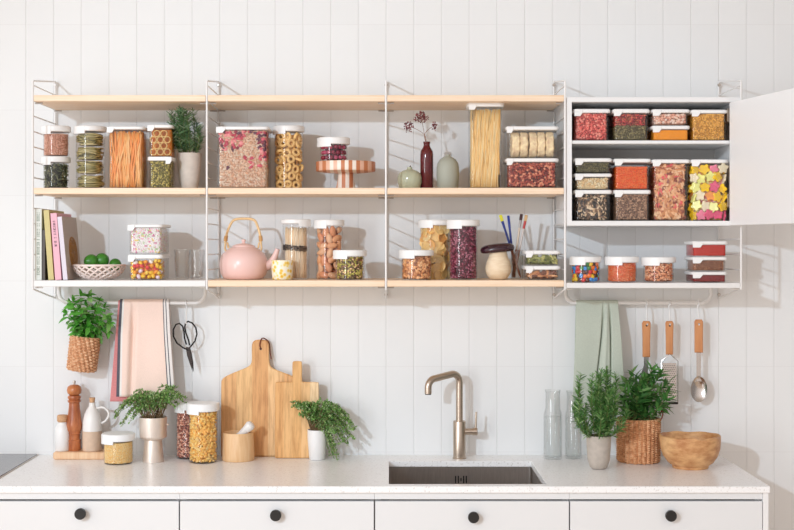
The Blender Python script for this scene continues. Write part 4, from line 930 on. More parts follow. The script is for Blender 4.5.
def cup():
    Y = -.235; s = dep(Y)/F; root = thing('small_cup', 'small white cup with yellow blossom pattern in front of the noodle jar', 'cup', at_base(282.3, Y, z))
    m, nt, b = new_mat('yellow blossom glaze'); vo = nt.nodes.new('ShaderNodeTexVoronoi'); vo.inputs['Scale'].default_value = 75; tc = nt.nodes.new('ShaderNodeTexCoord')
    nt.links.new(tc.outputs['Object'], vo.inputs['Vector']); r = ramp_node(nt, [(0, rgb(226, 160, 50)), (.16, rgb(240, 190, 70)), (.42, rgb(250, 226, 140)), (.55, rgb(252, 244, 224))])
    nt.links.new(vo.outputs['Distance'], r.inputs[0]); nt.links.new(r.outputs[0], b.inputs['Base Color']); b.inputs['Roughness'].default_value = .2
    H = 19.6*s
    MB().lathe([(0, .0004), (9*s, .0004), (10*s, 1*s), (10.6*s, 6*s), (10.9*s, 13*s), (11*s, H), (10.3*s, H), (10*s, 12*s), (9*s, 2.5*s), (0, 2*s)], 40).build('cup_wall', m, root, sharp=60)
cup()
def mushroom_jar():
    Y = -.21; s = dep(Y)/F; root = thing('mushroom_jar', 'pear shaped wooden jar with glossy dark aubergine cap', 'jar', at_base(498.3, Y, z))
    MB().lathe([(0, .0004), (6*s, .0004), (9.4*s, 1.5*s), (12.6*s, 7*s), (13*s, 12*s), (11.6*s, 18*s), (9.3*s, 23.5*s), (8.4*s, 28*s), (0, 28*s)], 44).build('jar_body', wood('pale speckled wood', rgb(232, 206, 170), rgb(246, 226, 196), (1, 1, 4), 24, .5), root, sharp=60)
    c = MB(); R_ = []
    for rr, zz in ((.02, 0), (.8, .0), (.95, .1), (1.0, .35), (.95, .65), (.75, .88), (.4, .98), (.02, 1.0)):
        R_.append([(rr*17.3*s*math.cos(a) - .9*s + 1.5*s*(zz)*0, rr*13*s*math.sin(a), 27.2*s + zz*9.2*s + (1.6*s*math.cos(a)*rr)*1.0) for a in np.linspace(0, 2*PI, 41)[:-1]])
    c.rings(R_).build('jar_cap', plain('aubergine', rgb(52, 24, 36), .16, 0, 0, coat=.4), root, sharp=70)
mushroom_jar()
# brushes in a glass
def brushes():
    Y = -.165; s = dep(Y)/F; X = PX(517, Y); H = PZ(250, Y) - z; r = 6.1*s
    root = thing('brush_glass', 'small clear glass holding paint brushes behind the mushroom jar', 'glass', (X, Y, z))
    MB().lathe([(0, .0003), (r*.92, .0003), (r, .002), (r, H), (r - .0014, H), (r - .0016, .005), (0, .0045)], 36).build('glass_wall', M['glass'], root, sharp=60)
    def e(px, py, y): return Vector((PX(px, Y + y), Y + y, PZ(py, Y + y)))
    spec = (('paint brush with flat yellow tip and blue handle, leftmost in the glass', (500.3, 215), (520.5, 278), (30, 48, 120), (226, 220, 60), -.008, 'flat'),
            ('blue handled paint brush, second from the left in the glass', (508.3, 215.5), (515, 278), (38, 54, 136), (40, 60, 150), .004, 'pen'),
            ('paint brush with pale handle and dark tip, third from the left', (521.5, 214), (512.5, 278), (214, 196, 176), (70, 44, 44), .01, 'flat'),
            ('paint brush with red ferrule and tan bristles, rightmost in the glass', (526.5, 215), (513.5, 278), (206, 196, 190), (210, 176, 130), -.002, 'red'))
    for lab_, t, bt, hc, tc_, y, kind in spec:
        a, b_ = e(*bt, y), e(*t, y); a.z = max(a.z, z + .0062); d = (b_ - a); L_ = d.length; q = d.to_track_quat('Z', 'X').to_euler()
        rt = thing('paint_brush', lab_, 'brush', a, 'brushes in the glass', q)
        MB().lathe([(.0016, 0), (.0028, .01), (.004, L_*.5), (.0036, L_*.78), (0, L_*.78)], 12).build('handle', plain('brush handle' + lab_[:22], rgb(*hc), .3), rt)
        low = plain('brush lower wood', rgb(134, 76, 50), .5)
        fcol = (186, 48, 44) if kind == 'red' else ((40, 62, 150) if kind == 'pen' else (176, 172, 168) if hc[0] > 100 else (40, 60, 140))
        MB().lathe([(0, L_*.78), (.0037, L_*.78), (.0045, L_*.86), (.0047, L_*.9), (0, L_*.9)], 12).build('ferrule', plain('ferrule' + lab_[:22], rgb(*fcol), .3), rt)
        w = .0052 if kind != 'pen' else .0042
        MB().prism(rrect(w*2, .004, .0015), L_*.9, L_, .0012).build('bristles', plain('bristle' + lab_[:22], rgb(*tc_), .7), rt)
        MB().lathe([(.0018, .0003), (.0036, .012), (.0045, L_*.42), (.0043, L_*.44), (0, L_*.44)], 12).build('grip', low, rt)
brushes()
# ------------------------------------------------------------------ objects on the worktop
z = CT
tr = MB(); tr.prism(rrect(PL(57, -.1), .094, .012), 0.0003, PZ(452.6, -.11) - CT, .004)
o = tr.build('wooden_tray', wood('tray wood', rgb(232, 186, 144), rgb(244, 208, 170), (10, 1, 1), 8, .5), None, (PX(81.5, -.1), -.061, CT)); tag(o, 'low pale wooden tray under the pepper mill and jug', 'tray')
zt_ = PZ(452.6, -.11) + .0003
Y = -.066; s = dep(Y)/F
root = thing('salt_bottle', 'small white bottle with cork on the wooden tray, left of the pepper mill', 'bottle', at_base(62.5, Y, zt_))
cork = plain('cork', rgb(206, 160, 120), .8, 0, .16, 160, .4)
MB().lathe([(0, 0), (7*s, 0), (7.5*s, .6*s), (7.5*s, 18*s), (7*s, 22.5*s), (5.4*s, 25.6*s), (4.6*s, 27*s), (4.6*s, 28.5*s), (0, 28.5*s)], 36).build('bottle_body', plain('white ceramic', rgb(240, 238, 236), .3), root, sharp=60)
MB().lathe([(0, 28.6*s), (4.2*s, 28.6*s), (5.3*s, 29.6*s), (5.3*s, 34.6*s), (4.6*s, 35.6*s), (0, 35.6*s)], 28).build('cork', cork, root)
root = thing('pepper_mill', 'tall turned reddish brown wooden pepper mill on the tray', 'pepper mill', at_base(74.3, Y + .004, zt_)); s = dep(Y)/F*.97
MB().lathe([(0, 0), (6.4*s, 0), (6.6*s, .6*s), (6.4*s, 9*s), (6.7*s, 9.6*s), (6.7*s, 11*s), (5.7*s, 11.6*s), (5.8*s, 17*s), (6.6*s, 18*s), (6.2*s, 19*s), (7.9*s, 22*s), (8*s, 27*s), (7*s, 34*s), (5.8*s, 43*s), (5.4*s, 49*s), (6.6*s, 50*s), (6.8*s, 51.6*s), (5.6*s, 52.4*s), (6.5*s, 53.6*s), (6.8*s, 55*s), (6.2*s, 56.4*s), (4.8*s, 57*s), (0, 57*s)], 40).build('mill_body', wood('mill wood', rgb(150, 76, 44), rgb(204, 126, 78), (1, 1, .25), 40, .3), root, sharp=40)
MB().lathe([(0, 57.1*s), (4.6*s, 57.1*s), (7*s, 59*s), (7.6*s, 62*s), (6.8*s, 65.6*s), (4*s, 67.6*s), (0, 68*s)], 36).build('mill_head', wood('mill head wood', rgb(166, 90, 50), rgb(212, 138, 84), (1, 1, .25), 40, .3), root, sharp=60)
MB().lathe([(0, 68*s), (1.1*s, 68*s), (1.1*s, 69.4*s), (1.7*s, 70*s), (1.6*s, 71.6*s), (0, 72.2*s)], 16).build('finial', M['steel'], root)
s = dep(Y)/F*.97
root = thing('oil_jug', 'white and beige two tone ceramic jug with cork and loop handle', 'jug', at_base(92.2, Y - .002, zt_))
wh = plain('jug white', rgb(238, 234, 230), .35); be = plain('jug beige', rgb(216, 188, 164), .7, 0, .05, 60)
MB().lathe([(0, 0), (9.2*s, 0), (9.8*s, .8*s), (9.9*s, 20.5*s), (0, 20.5*s)], 44).build('jug_base', be, root)
MB().lathe([(0, 20.6*s), (9.9*s, 20.6*s), (9.5*s, 30*s), (8.2*s, 37*s), (5.6*s, 42.5*s), (3.6*s, 45.4*s), (3.1*s, 47.5*s), (3.4*s, 49.6*s), (0, 49.6*s)], 44).build('jug_top', wh, root, sharp=60)
MB().tube(bez([(4*s, 0, 43.5*s), (11*s, 0, 44.6*s), (16*s, 0, 41*s), (17*s, 0, 36*s), (13.5*s, 0, 30.5*s), (9*s, 0, 28*s)], 28), 1.25*s, 12).build('handle', wh, root)
MB().lathe([(0, 49.7*s), (2.5*s, 49.7*s), (3.1*s, 54.6*s), (0, 54.8*s)], 24).build('cork', cork, root)
# mortar and pestle
Y = -.112; s = dep(Y)/F
root = thing('mortar', 'pale wooden mortar standing before the large cutting board', 'mortar', at_base(238.2, Y, z))
MB().lathe([(0, .0003), (15.4*s, .0003), (16.1*s, 1*s), (16.2*s, 4*s), (15.2*s, 27*s), (14.6*s, 28*s), (13.6*s, 27.4*s), (12.5*s, 14*s), (7*s, 6*s), (0, 5*s)], 48).build('mortar_bowl', wood('mortar wood', rgb(228, 182, 132), rgb(240, 202, 156), (9, 9, 1), 10, .5), root, sharp=45)
a = Vector((PX(232.5, Y), Y - .012, z + 9*s)); b_ = Vector((PX(253.2, Y), Y - .03, PZ(423.5, Y - .03)))
a = Vector((PX(229.8, Y), Y - .004, z + 15*s))
L_ = (b_ - a).length
o = MB().lathe([(0, 0), (2.6*s, .8*s), (4*s, 3*s), (4*s, 8*s), (3.4*s, L_*.5), (4*s, L_*.75), (5*s, L_*.9), (4*s, L_ - .8*s), (0, L_)], 24).build('pestle', plain('white marble', rgb(236, 232, 228), .35, 0, .06, 30), None, a, 60, (b_ - a).to_track_quat('Z', 'X').to_euler())
tag(o, 'white marble pestle leaning in the wooden mortar', 'pestle')
# cutting boards
def plank_mat(name, cols, n, w, vertical=True):
    m, nt, b = new_mat(name); L = nt.links.new; nz = noise_node(nt, 9, 6, (9, 9, .9), .6)
    tc = nt.nodes.new('ShaderNodeTexCoord'); sx = nt.nodes.new('ShaderNodeSeparateXYZ'); L(tc.outputs['Object'], sx.inputs[0])
    mu = nt.nodes.new('ShaderNodeMath'); mu.operation = 'MULTIPLY_ADD'; mu.inputs[1].default_value = 1/w; mu.inputs[2].default_value = .5; L(sx.outputs[0], mu.inputs[0])
    r = ramp_node(nt, [(i/len(cols), rgb(*q)) for i, q in enumerate(cols)], True); L(mu.outputs[0], r.inputs[0])
    g = ramp_node(nt, [(.38, (.74, .66, .58, 1)), (.56, (1, 1, 1, 1))]); L(nz.outputs['Fac'], g.inputs[0])
    mx = nt.nodes.new('ShaderNodeMix'); mx.data_type = 'RGBA'; mx.blend_type = 'MULTIPLY'; mx.inputs[0].default_value = 1
    L(r.outputs[0], mx.inputs[6]); L(g.outputs[0], mx.inputs[7]); L(mx.outputs[2], b.inputs['Base Color']); b.inputs['Roughness'].default_value = .42
    return m
def smooth_outline(p, it=2):
    for _ in range(it):
        q = []
        for i in range(len(p)):
            a, b = p[i], p[(i+1) % len(p)]; q += [(a[0]*.75 + b[0]*.25, a[1]*.75 + b[1]*.25), (a[0]*.25 + b[0]*.75, a[1]*.25 + b[1]*.75)]
        p = q
    return p
s = dep(-.04)/F
o1 = [(-39, 1), (-38, 0), (38, 0), (39, 1), (39, 72), (38.4, 77), (33, 80), (14, 87), (10, 90), (8.8, 95), (8.8, 108), (8.2, 113.5), (5, 116.6), (-5, 116.6), (-8.2, 113.5), (-8.6, 108), (-8.2, 95), (-10, 91), (-14, 88.5), (-33, 81), (-38.6, 77), (-39, 72)]
o1 = [(x*s, y*s) for x, y in smooth_outline(o1, 2)]
root = thing('cutting_board', 'large pale oak cutting board with neck handle leaning on the tiles', 'cutting board', (PX(260, -.04), -.048, CT + .001), None, (math.radians(-2.2), 0, 0))
MB().prism(o1, 0, .018, .003, tf=lambda p: (p[0], .018 - p[2], p[1])).build('board', plank_mat('oak planks', ((232, 178, 118), (240, 194, 134), (226, 170, 110), (244, 202, 146), (236, 186, 126)), 5, .275), root)
MB().lathe([(0, -.0004), (.0042, -.0004), (.0042, .0004), (0, .0004)], 18, tf=lambda p: (p[0] + .5*s, p[2], 107.5*s + p[1])).build('dark_hole_plug', M['dark'], root)  # no hole is cut; a dark disc paints its shade on the board
MB().tube(bez([(.5*s, -.001, 107.5*s), (-.3*s, -.004, 112*s), (1.5*s, -.002, 117.6*s), (4.5*s, .01, 117.4*s), (8.5*s, .016, 113*s), (9.8*s, .012, 103*s), (11*s, .008, 97*s)], 24), .0021, 8).build('leather_loop', plain('leather', rgb(112, 48, 28), .6), root)
s = dep(-.07)/F
o2 = [(-21.5, .6), (-21, 0), (21.4, 0), (22, .6), (22, 74), (21, 75.6), (5.8, 75.6), (5, 76.6), (5, 95), (4, 96.5), (-3.6, 96.5), (-4.6, 95), (-4.4, 76.6), (-5.2, 75.6), (-21, 75.6), (-21.5, 74.6)]
o2 = [(x*s, y*s) for x, y in smooth_outline(o2, 1)]
root = thing('cutting_board', 'smaller cutting board with short straight handle in front of the large one', 'cutting board', (PX(296.8, -.07), -.078, CT + .001), None, (math.radians(-2.2), 0, 0))
MB().prism(o2, 0, .021, .002, tf=lambda p: (p[0], .021 - p[2], p[1])).build('board', plank_mat('small board planks', ((232, 176, 112), (238, 188, 126), (234, 182, 118), (240, 194, 136), (250, 218, 172)), 5, .152), root)
# water carafes
def carafe(label, px, Y, r, top, wl):
    s = dep(Y)/F; H = PZ(top, Y) - CT; r *= s; root = thing('carafe', label, 'carafe', at_base(px, Y, CT), 'glass water carafes')
    W = PZ(wl, Y) - CT; rn = r*.8
    MB().lathe([(0, .0004), (r*.94, .0004), (r, .003), (r, W + .004), (r*.97, W + .012), (rn, W + .03), (rn*.98, H - .01), (rn*1.08, H), (rn*1.08 - .002, H), (rn - .002, H - .01), (rn - .002, W + .03), (r - .003, W + .004), (r - .0026, .008), (0, .007)], 44).build('glass_wall', M['glass'], root, sharp=60)
    o = MB().lathe([(0, .0075), (r - .0034, .0085), (r - .0032, W), (0, W)], 40).build('drinking_water', M['water'], None, root.location); tag(o, 'clear water inside the %s carafe' % label.split()[0], 'water', None, 'stuff')
carafe('left of the two clear water carafes right of the tap', 552.8, -.085, 9.2, 390, 416.5)
carafe('right of the two clear water carafes, behind the rosemary pot', 573.3, -.075, 8.4, 391, 417.5)
# olive wood bowl
def wood_bowl():
    Y = -.262; s = dep(Y)/F; root = thing('wooden_bowl', 'rough edged olive wood bowl at the right end of the worktop', 'bowl', at_base(690.3, Y, z))
    R_ = []
    prof = [(.02, .0003, 0), (17.4, .0003, 0), (18, 1, 0), (17.8, 2.4, 0), (22.4, 6, 0), (27, 13, 0), (29.4, 21, .15), (30.2, 29, .6), (30.3, 34, 1), (28.6, 35, 1), (26.6, 33, 1), (25.6, 24, .3), (21, 12, 0), (10, 6, 0), (.02, 5, 0)]
    for r, zz, k in prof:
        ring = []
        for a in np.linspace(0, 2*PI, 73)[:-1]:
            wv = k*(.9*math.sin(3*a + .4) + .7*math.sin(7*a + 1) - 2.4*math.exp(-((a - 4.9)/.16)**2) + 1.5*math.exp(-((a - 5.3)/.25)**2)); rr = r + k*.5*math.sin(5*a)
            ring.append((rr*s*math.cos(a), rr*s*.95*math.sin(a), max(zz + wv*.55, .0)*s*.93 + .0002))
        R_.append(ring)
    b = MB(); b.rings(R_); b.build('bowl_wall', wood('olive wood', rgb(184, 122, 72), rgb(232, 184, 130), (1, 1, 2.2), 18, .45, rgb(206, 146, 90)), root, sharp=50)
wood_bowl()
# ------------------------------------------------------------------ hanging things
def hook(label, px, Y=RY, drop=.076):
    root_loc = (PX(px, Y), Y, RZ); r = .0085
    pts = [(0, -r - .001, -.008)] + [(0, -r*math.cos(a), r*math.sin(a)) for a in np.linspace(0, PI, 10)] + [(0, r, -.012), (0, r*.2, -.026)]
    pts += [(0, 0, -drop + .012)] + [(0, -.006 + .006*math.cos(a), -drop + .006 - .006*math.sin(a)) for a in np.linspace(0, PI*.95, 8)]
    o = MB().tube(bez(pts, 70), .0028, 8).build('s_hook', M['steelwhite'], None, root_loc); tag(o, label, 'hook', 'white hooks on the rails'); return o
hook('white hook on the left rail holding the scissors', 186.3, drop=.07)
hook('white hook on the right rail holding the spatula', 646.8)
hook('white hook on the right rail holding the grater', 669.5)
hook('white hook on the right rail holding the large spoon', 698.4)
UY = RY - .004
hw = wood('utensil handle', rgb(196, 126, 78), rgb(220, 154, 104), (1, 1, .15), 40, .45)
def flat(o): return lambda p: (p[0], p[2], p[1])
def handle(root, w0, w1, L_, s):
    o = [(-w0*.5, 0), (-w1*.5, -L_*.5), (-w1*.5, -L_), (w1*.5, -L_), (w1*.5, -L_*.5), (w0*.5, 0), (w0*.36, 2), (-w0*.36, 2)]
    o = [(x*s, y*s) for x, y in o]
    MB().prism(o[::-1], -.006, .006, .003, tf=flat(0)).build('handle', hw, root)
    MB().lathe([(0, -.0066), (.0036, -.0066), (.0036, .0066), (0, .0066)], 16, (0, 0, 0), tf=lambda p: (p[0], p[2], -2.5*s + p[1])).build('dark_hole_plug', plain('dark hole fill', rgb(70, 42, 28), .6), root)  # solid dark plug gives the hole's shade by colour
s = dep(UY)/F
st2 = plain('utensil steel', rgb(205, 198, 192), .22, 1.0)
# big spoon
root = thing('serving_spoon', 'steel serving spoon with wooden handle, rightmost on the rail', 'spoon', (PX(698.7, UY), UY, PZ(321.5, UY)))
handle(root, 8.4, 8.2, 31, s)
MB().prism([(-2.4*s, -31*s), (2.4*s, -31*s), (2.2*s, -57*s), (3.2*s, -60*s), (-3.2*s, -60*s), (-2.2*s, -57*s)][::-1], -.0012, .0012, .0006, tf=flat(0)).build('shank', st2, root)
b = MB(); R_ = []
for j in range(9):
    u = j/8; r = math.sin(u*PI/2); zz = .012*(1 - r*r)
    R_.append([(8.3*s*max(r, .01)*math.cos(a)*(1 - .06*math.sin(a)), zz - .004, -67.5*s + 13*s*max(r, .01)*math.sin(a)) for a in np.linspace(0, 2*PI, 41)[:-1]])
for j in range(8, -1, -1):
    u = j/8; r = math.sin(u*PI/2)*.985; zz = .012*(1 - r*r) - .0012
    R_.append([(8.3*s*max(r, .01)*math.cos(a)*(1 - .06*math.sin(a)), zz - .004, -67.5*s + 13*s*max(r, .01)*math.sin(a)) for a in np.linspace(0, 2*PI, 41)[:-1]])
b.rings(R_).build('spoon_bowl', st2, root, sharp=60)
# grater
root = thing('hand_grater', 'flat steel hand grater with wooden handle and wire frame', 'grater', (PX(669.4, UY), UY, PZ(323, UY)))
handle(root, 8, 7, 31.5, s)
b = MB(); b.tube([(0, 0, -31*s), (-7.8*s, 0, -38*s), (-8.2*s, 0, -79.5*s), (8.4*s, 0, -79.5*s), (8.6*s, 0, -38*s), (.6*s, 0, -31*s)], .0014, 8); b.build('wire_frame', st2, root)
b = MB(); b.box(-6.8*s, 6.8*s, -.0008, .0008, -76*s, -40*s, .0004); pl_ = b.build('grater_plate', st2, root)
b = MB()
for j in range(17):
    for i in range(7): b.add([(x + (-5.4 + i*1.8)*s + (.45*s if j % 2 else -.45*s), y, zz + (-42.4 - j*2)*s) for x, y, zz in ((-.0012, -.0009, .001), (.0012, -.0009, .001), (.0012, -.0026, -.0012), (-.0012, -.0026, -.0012), (0, -.0009, -.0018))], [(0, 1, 2, 3), (3, 2, 4), (0, 3, 4), (1, 4, 2)])
b.build('grater_teeth', plain('teeth', rgb(96, 90, 86), .4, .8), pl_)
MB().box(-8.4*s, 8.6*s, -.003, .003, -81.2*s, -79*s, .001).build('rubber_foot', M['dark'], root)
# spatula
root = thing('spatula', 'steel turner with wooden handle, leftmost on the rail, half behind the sage', 'spatula', (PX(646.3, UY), UY, PZ(323, UY)))
handle(root, 8.4, 7.4, 34, s)
o = [(2.6, -33), (2.2, -42), (1, -52), (4, -60), (6, -80), (-11, -82), (-9, -62), (-5, -50), (-2.4, -42), (-2.4, -33)]
MB().prism([(x*s, y*s) for x, y in o], -.0008, .0008, .0004, tf=flat(0)).build('blade', plain('blade steel', rgb(150, 150, 150), .3, 1.0), root)
# scissors
s = dep(UY)/F; root = thing('scissors', 'black iron kitchen scissors hanging from the left rail', 'scissors', (PX(186.6, UY), UY, PZ(349.5, UY)))
ik = plain('black iron', rgb(36, 33, 34), .4, .6)
def P2(px, py): return ((px - 186.6)*s, 0, (349.5 - py)*s)
pv = (187.6, 349.5)
MB().tube([(x, -.0015, zz) for x, _, zz in [P2(*q) for q in ((188.2, 350), (183, 347.5), (177, 343), (173.6, 336.5), (173.4, 329.5), (176, 324.5), (179.5, 323.4), (182.6, 326), (184, 331.5), (184.6, 338), (186.4, 344.5))]], .0027, 8).build('handle_loop', ik, root)
MB().tube([(x, .0022, zz) for x, _, zz in [P2(*q) for q in ((187.4, 350), (191, 346), (195, 341), (196.8, 334), (195.6, 327.4), (192, 323), (188, 321.4), (185.6, 323), (184.6, 327), (185.8, 333), (188.4, 340), (189.6, 345.5))]], .0027, 8).build('handle_loop', ik, root)
bs = plain('blade dark steel', rgb(74, 68, 66), .3, 1.0)
for y, pp in ((-.0018, ((186, 347.5), (189.6, 347), (191.6, 357), (192.8, 372), (190, 364), (187, 355))), (.0018, ((186.4, 347), (190, 348), (190.6, 356), (193.8, 372.5), (193.2, 362), (191.4, 352)))):
    MB().prism([(P2(*q)[0], P2(*q)[2]) for q in pp], y - .0011, y + .0011, .0004, tf=flat(0)).build('blade', bs, root)
MB().lathe([(0, -.0048), (.003, -.0048), (.003, .0045), (0, .0045)], 16, tf=lambda p: (p[0] + P2(188.4, 350)[0], p[2], p[1] + P2(188.4, 350)[2])).build('pivot', ik, root)
# towels
def towel(name, label, top, bot_f, bot_b, rad, mats, colfn, amp=.006, folds=(), base=0, Y=RY, ncol=56):
    """top: (x0,x1) px at the rail; bot_f / bot_b: (x0,x1,y) px of front and back hems"""
    Z = RZ; V = []; Fc = []; MI = []; nr = 34
    yt = None; c0 = ((top[0] + top[1])/2); X0 = PX(c0, Y); vv = MB()
    path = []
    lf = Z - PZ(bot_f[2], Y - rad); lb = Z - PZ(bot_b[2], Y + rad)
    for i in range(nr): path.append(('f', 1 - i/(nr-1)))
    for a in np.linspace(0, PI, 9)[1:-1]: path.append(('a', a))
    for i in range(nr): path.append(('b', i/(nr-1)))
    for kd, u in path:
        for j in range(ncol + 1):
            t = j/ncol
            if kd == 'f': x0, x1 = top[0]*(1-u) + bot_f[0]*u, top[1]*(1-u) + bot_f[1]*u; y = -rad; zz = -lf*u
            elif kd == 'b': x0, x1 = top[0]*(1-u) + bot_b[0]*u, top[1]*(1-u) + bot_b[1]*u; y = rad; zz = -lb*u
            else: x0, x1 = top; y = -rad*math.cos(u); zz = rad*math.sin(u); 
            px = x0 + (x1 - x0)*t
            if kd == 'f':
                g = min(1, u*3)
                y -= g*amp*(.5 + .5*math.sin(t*9 + .8*u)) * (.35 + u*.65)
                y -= base*g
                for (tc, tb, wd, dp) in folds:
                    q = (t - (tc + (tb - tc)*u))/wd; y += dp*math.exp(-q*q)*min(1, .35 + u*4)*(1 - .5*u)
                y = min(y, -rad*.9)
            elif kd == 'b': y += .25*amp*u*(.5 + .5*math.sin(t*7 + 1)); y = min(y, -Y - .006 - rad*0)
            V.append((PX(px, Y) - X0, y, zz))
    n = ncol + 1
    for i in range(len(path) - 1):
        for j in range(ncol):
            Fc.append((i*n + j, i*n + j + 1, (i+1)*n + j + 1, (i+1)*n + j)); MI.append(colfn((j + .5)/ncol, path[i]))
    vv.v = V; vv.f = Fc; vv.m = MI
    o = vv.build(name, mats, None, (X0, Y, Z), 80, recalc=False)
    so = o.modifiers.new('thickness', 'SOLIDIFY'); so.thickness = .0014; so.offset = 0
    return tag(o, label, 'towel')
pe, da, wh_, rd = plain('peach linen', rgb(248, 220, 206), .9, 0, .03, 300, .15), plain('charcoal stripe', rgb(92, 90, 100), .9), plain('linen white', rgb(238, 232, 228), .9), plain('red pink linen', rgb(222, 142, 142), .9, 0, .08, 200, .15)
def cf(t, p):
    if t < .05: return 1
    if t < .085: return 2
    if .87 < t < .9 or .925 < t < .955: return 1
    if t > .87: return 2
    return 0
towel('tea_towel', 'peach linen tea towel with charcoal edge stripes on the left rail', (120.5, 169.5), (118.2, 176.5, 396), (119, 175, 392), .0125, [pe, da, wh_], cf, .005, ((.30, .24, .045, .02), (.2, .16, .06, -.004)), .015)
towel('tea_towel', 'red pink tea towel hanging underneath the peach one', (118.8, 166), (110.5, 166, 401.5), (112, 166, 398), .0085, [rd, wh_], lambda t, p: 0, .0002)
gr = plain('sage linen', rgb(194, 201, 187), .9, 0, .05, 260, .15)
towel('tea_towel', 'sage green linen tea towel on the right rail behind the plants', (576, 617.5), (571, 624, 404), (574, 620, 398), .0085, [gr], lambda t, p: 0, .004, ((.66, .40, .016, .024), (.80, .72, .016, .024), (.73, .56, .04, -.006)), .02, ncol=110)
# ------------------------------------------------------------------ plants
def leaf_base(w=.3, cup=.25, droop=.15, shape=(0.15, .8, 1, .75, .0)):
    V = []; Fc = []; n = len(shape)
    for i, q in enumerate(shape):
        x = i/(n-1); zc = -droop*x*x; V += [(x, -w/2*q - 1e-4, zc + cup*w*q*.5), (x, 0, zc), (x, w/2*q + 1e-4, zc + cup*w*q*.5)]
    for i in range(n-1):
        a = i*3; Fc += [(a, a+1, a+4), (a, a+4, a+3), (a+1, a+2, a+5), (a+1, a+5, a+4)]
    return np.array(V, float), np.array(Fc)
def leaves(name, mat, parent, base, Pos, Dir, Len):
    Pos, Dir, Len = np.array(Pos, float), np.array(Dir, float), np.array(Len, float)
    Rm = frames(Dir, np.tile([0, 0, 1.], (len(Dir), 1)) + rng.normal(0, .45, (len(Dir), 3))); v, t = inst(base, Pos, Rm, Len)
    lim = -.004 - parent.location.y; v[:, 1] = np.minimum(v[:, 1], lim)
    return link(rawmesh(name, [(v, t, 0)], [mat]), name, parent)
def leafmat(name, *cols):
    m = pieces(name, [rgb(*c) for c in cols], .5, True); b = m.node_tree.nodes.get('Principled BSDF')
    b.inputs['Specular IOR Level'].default_value = .35
    nt = m.node_tree; out = next(n for n in nt.nodes if n.type == 'OUTPUT_MATERIAL'); tl = nt.nodes.new('ShaderNodeBsdfTranslucent'); mx = nt.nodes.new('ShaderNodeMixShader'); mx.inputs[0].default_value = .3
    col = b.inputs['Base Color'].links[0].from_socket; nt.links.new(col, tl.inputs[0]); nt.links.new(b.outputs[0], mx.inputs[1]); nt.links.new(tl.outputs[0], mx.inputs[2]); nt.links.new(mx.outputs[0], out.inputs[0])
    return m
def rosemary(root, z0, nst, H, r0, r1, mat, stemmat, lean=(0, 0), nl=.02, zmax=None, hvar=.3, wid=.16, step=.0038, top=None):
    st = MB(); Ps, Ds, Ls = [], [], []
    for i in range(nst):
        a = rng.uniform(0, 2*PI); q = math.sqrt(rng.uniform(.02, 1)); h = H*(1 - hvar*rng.uniform(0, 1))*(1 - .12*q)
        b0 = Vector((r0*q*math.cos(a), r0*q*math.sin(a), z0 - .004)); e = Vector((r1*q*math.cos(a) + lean[0]*h, r1*q*math.sin(a) + lean[1]*h, z0 + h)); bow = Vector((math.cos(a), math.sin(a), 0))*r1*.25*q
        if top: e = Vector(top(e))
        p = bez([b0, b0.lerp(e, .35) + bow, b0.lerp(e, .72) + bow*.9, e], 24); st.tube(p, list(np.linspace(.0016, .0006, len(p))), 5)
        ln = sum((p[k+1] - p[k]).length for k in range(len(p)-1)); k = 0; m = int(ln/step)
        for j in range(m):
            u = (j + 1)/m; ii = min(len(p)-2, int(u*(len(p)-1))); pt = p[ii].lerp(p[ii+1], u*(len(p)-1) - ii); T = (p[ii+1] - p[ii]).normalized()
            if u < .1: continue
            for w in range(3):
                an = rng.uniform(0, 2*PI); o = T.orthogonal(); o.rotate(Matrix.Rotation(an, 3, T)); d = (o*rng.uniform(.55, 1) + T*rng.uniform(.5, 1.1)).normalized()
                Ps.append(pt); Ds.append(d); Ls.append(nl*rng.uniform(.6, 1.1)*(1 if u < .9 else .7))
    if zmax is not None:
        k = [i for i in range(len(Ps)) if Ps[i][2] + Ds[i][2]*Ls[i] < zmax]; Ps = [Ps[i] for i in k]; Ds = [Ds[i] for i in k]; Ls = [Ls[i] for i in k]
    st.build('stem', stemmat, root); leaves('foliage', mat, root, leaf_base(wid, .1, .1, (.6, 1, .9, .3)), Ps, Ds, Ls)
def soil(root, r, zz): MB().lathe([(0, zz - .008), (r, zz - .008), (r, zz - .001), (r*.6, zz + .001), (0, zz + .002)], 28).build('soil', plain('soil', rgb(58, 42, 32), .95, 0, .3, 200, .8), root)
def pot(root, prof, mat, n=44): return MB().lathe(prof, n).build('pot', mat, root, sharp=50)
stemg = plain('green stem', rgb(108, 118, 64), .7); stemb = plain('woody stem', rgb(120, 96, 66), .8)
ros = leafmat('rosemary leaf', (88, 130, 86), (130, 172, 120), (66, 106, 68), (190, 214, 174))
# rosemary on the shelf
Y = -.155; s = dep(Y)/F
root = thing('potted_rosemary', 'rosemary in a pale stone pot on the upper left shelf', 'potted plant', at_base(189.5, Y, ST[1]))
stone = plain('pale stone', rgb(224, 212, 200), .75, 0, .05, 70, .3)
H = 36.4*s
pot(root, [(0, .0003), (7.2*s, .0003), (8.4*s, 1.2*s), (10*s, 10*s), (11.6*s, 24*s), (12*s, H), (10.9*s, H), (10.4*s, 24*s), (8*s, 5*s), (0, 4*s)], stone)
soil(root, 10.6*s, H - 2*s)
rosemary(root, H - 2*s, 22, 51*s, 8*s, 15.5*s, ros, stemg, (-.02, -.42), .026, zmax=2.09 - ST[1], hvar=.45, wid=.15, step=.0046)
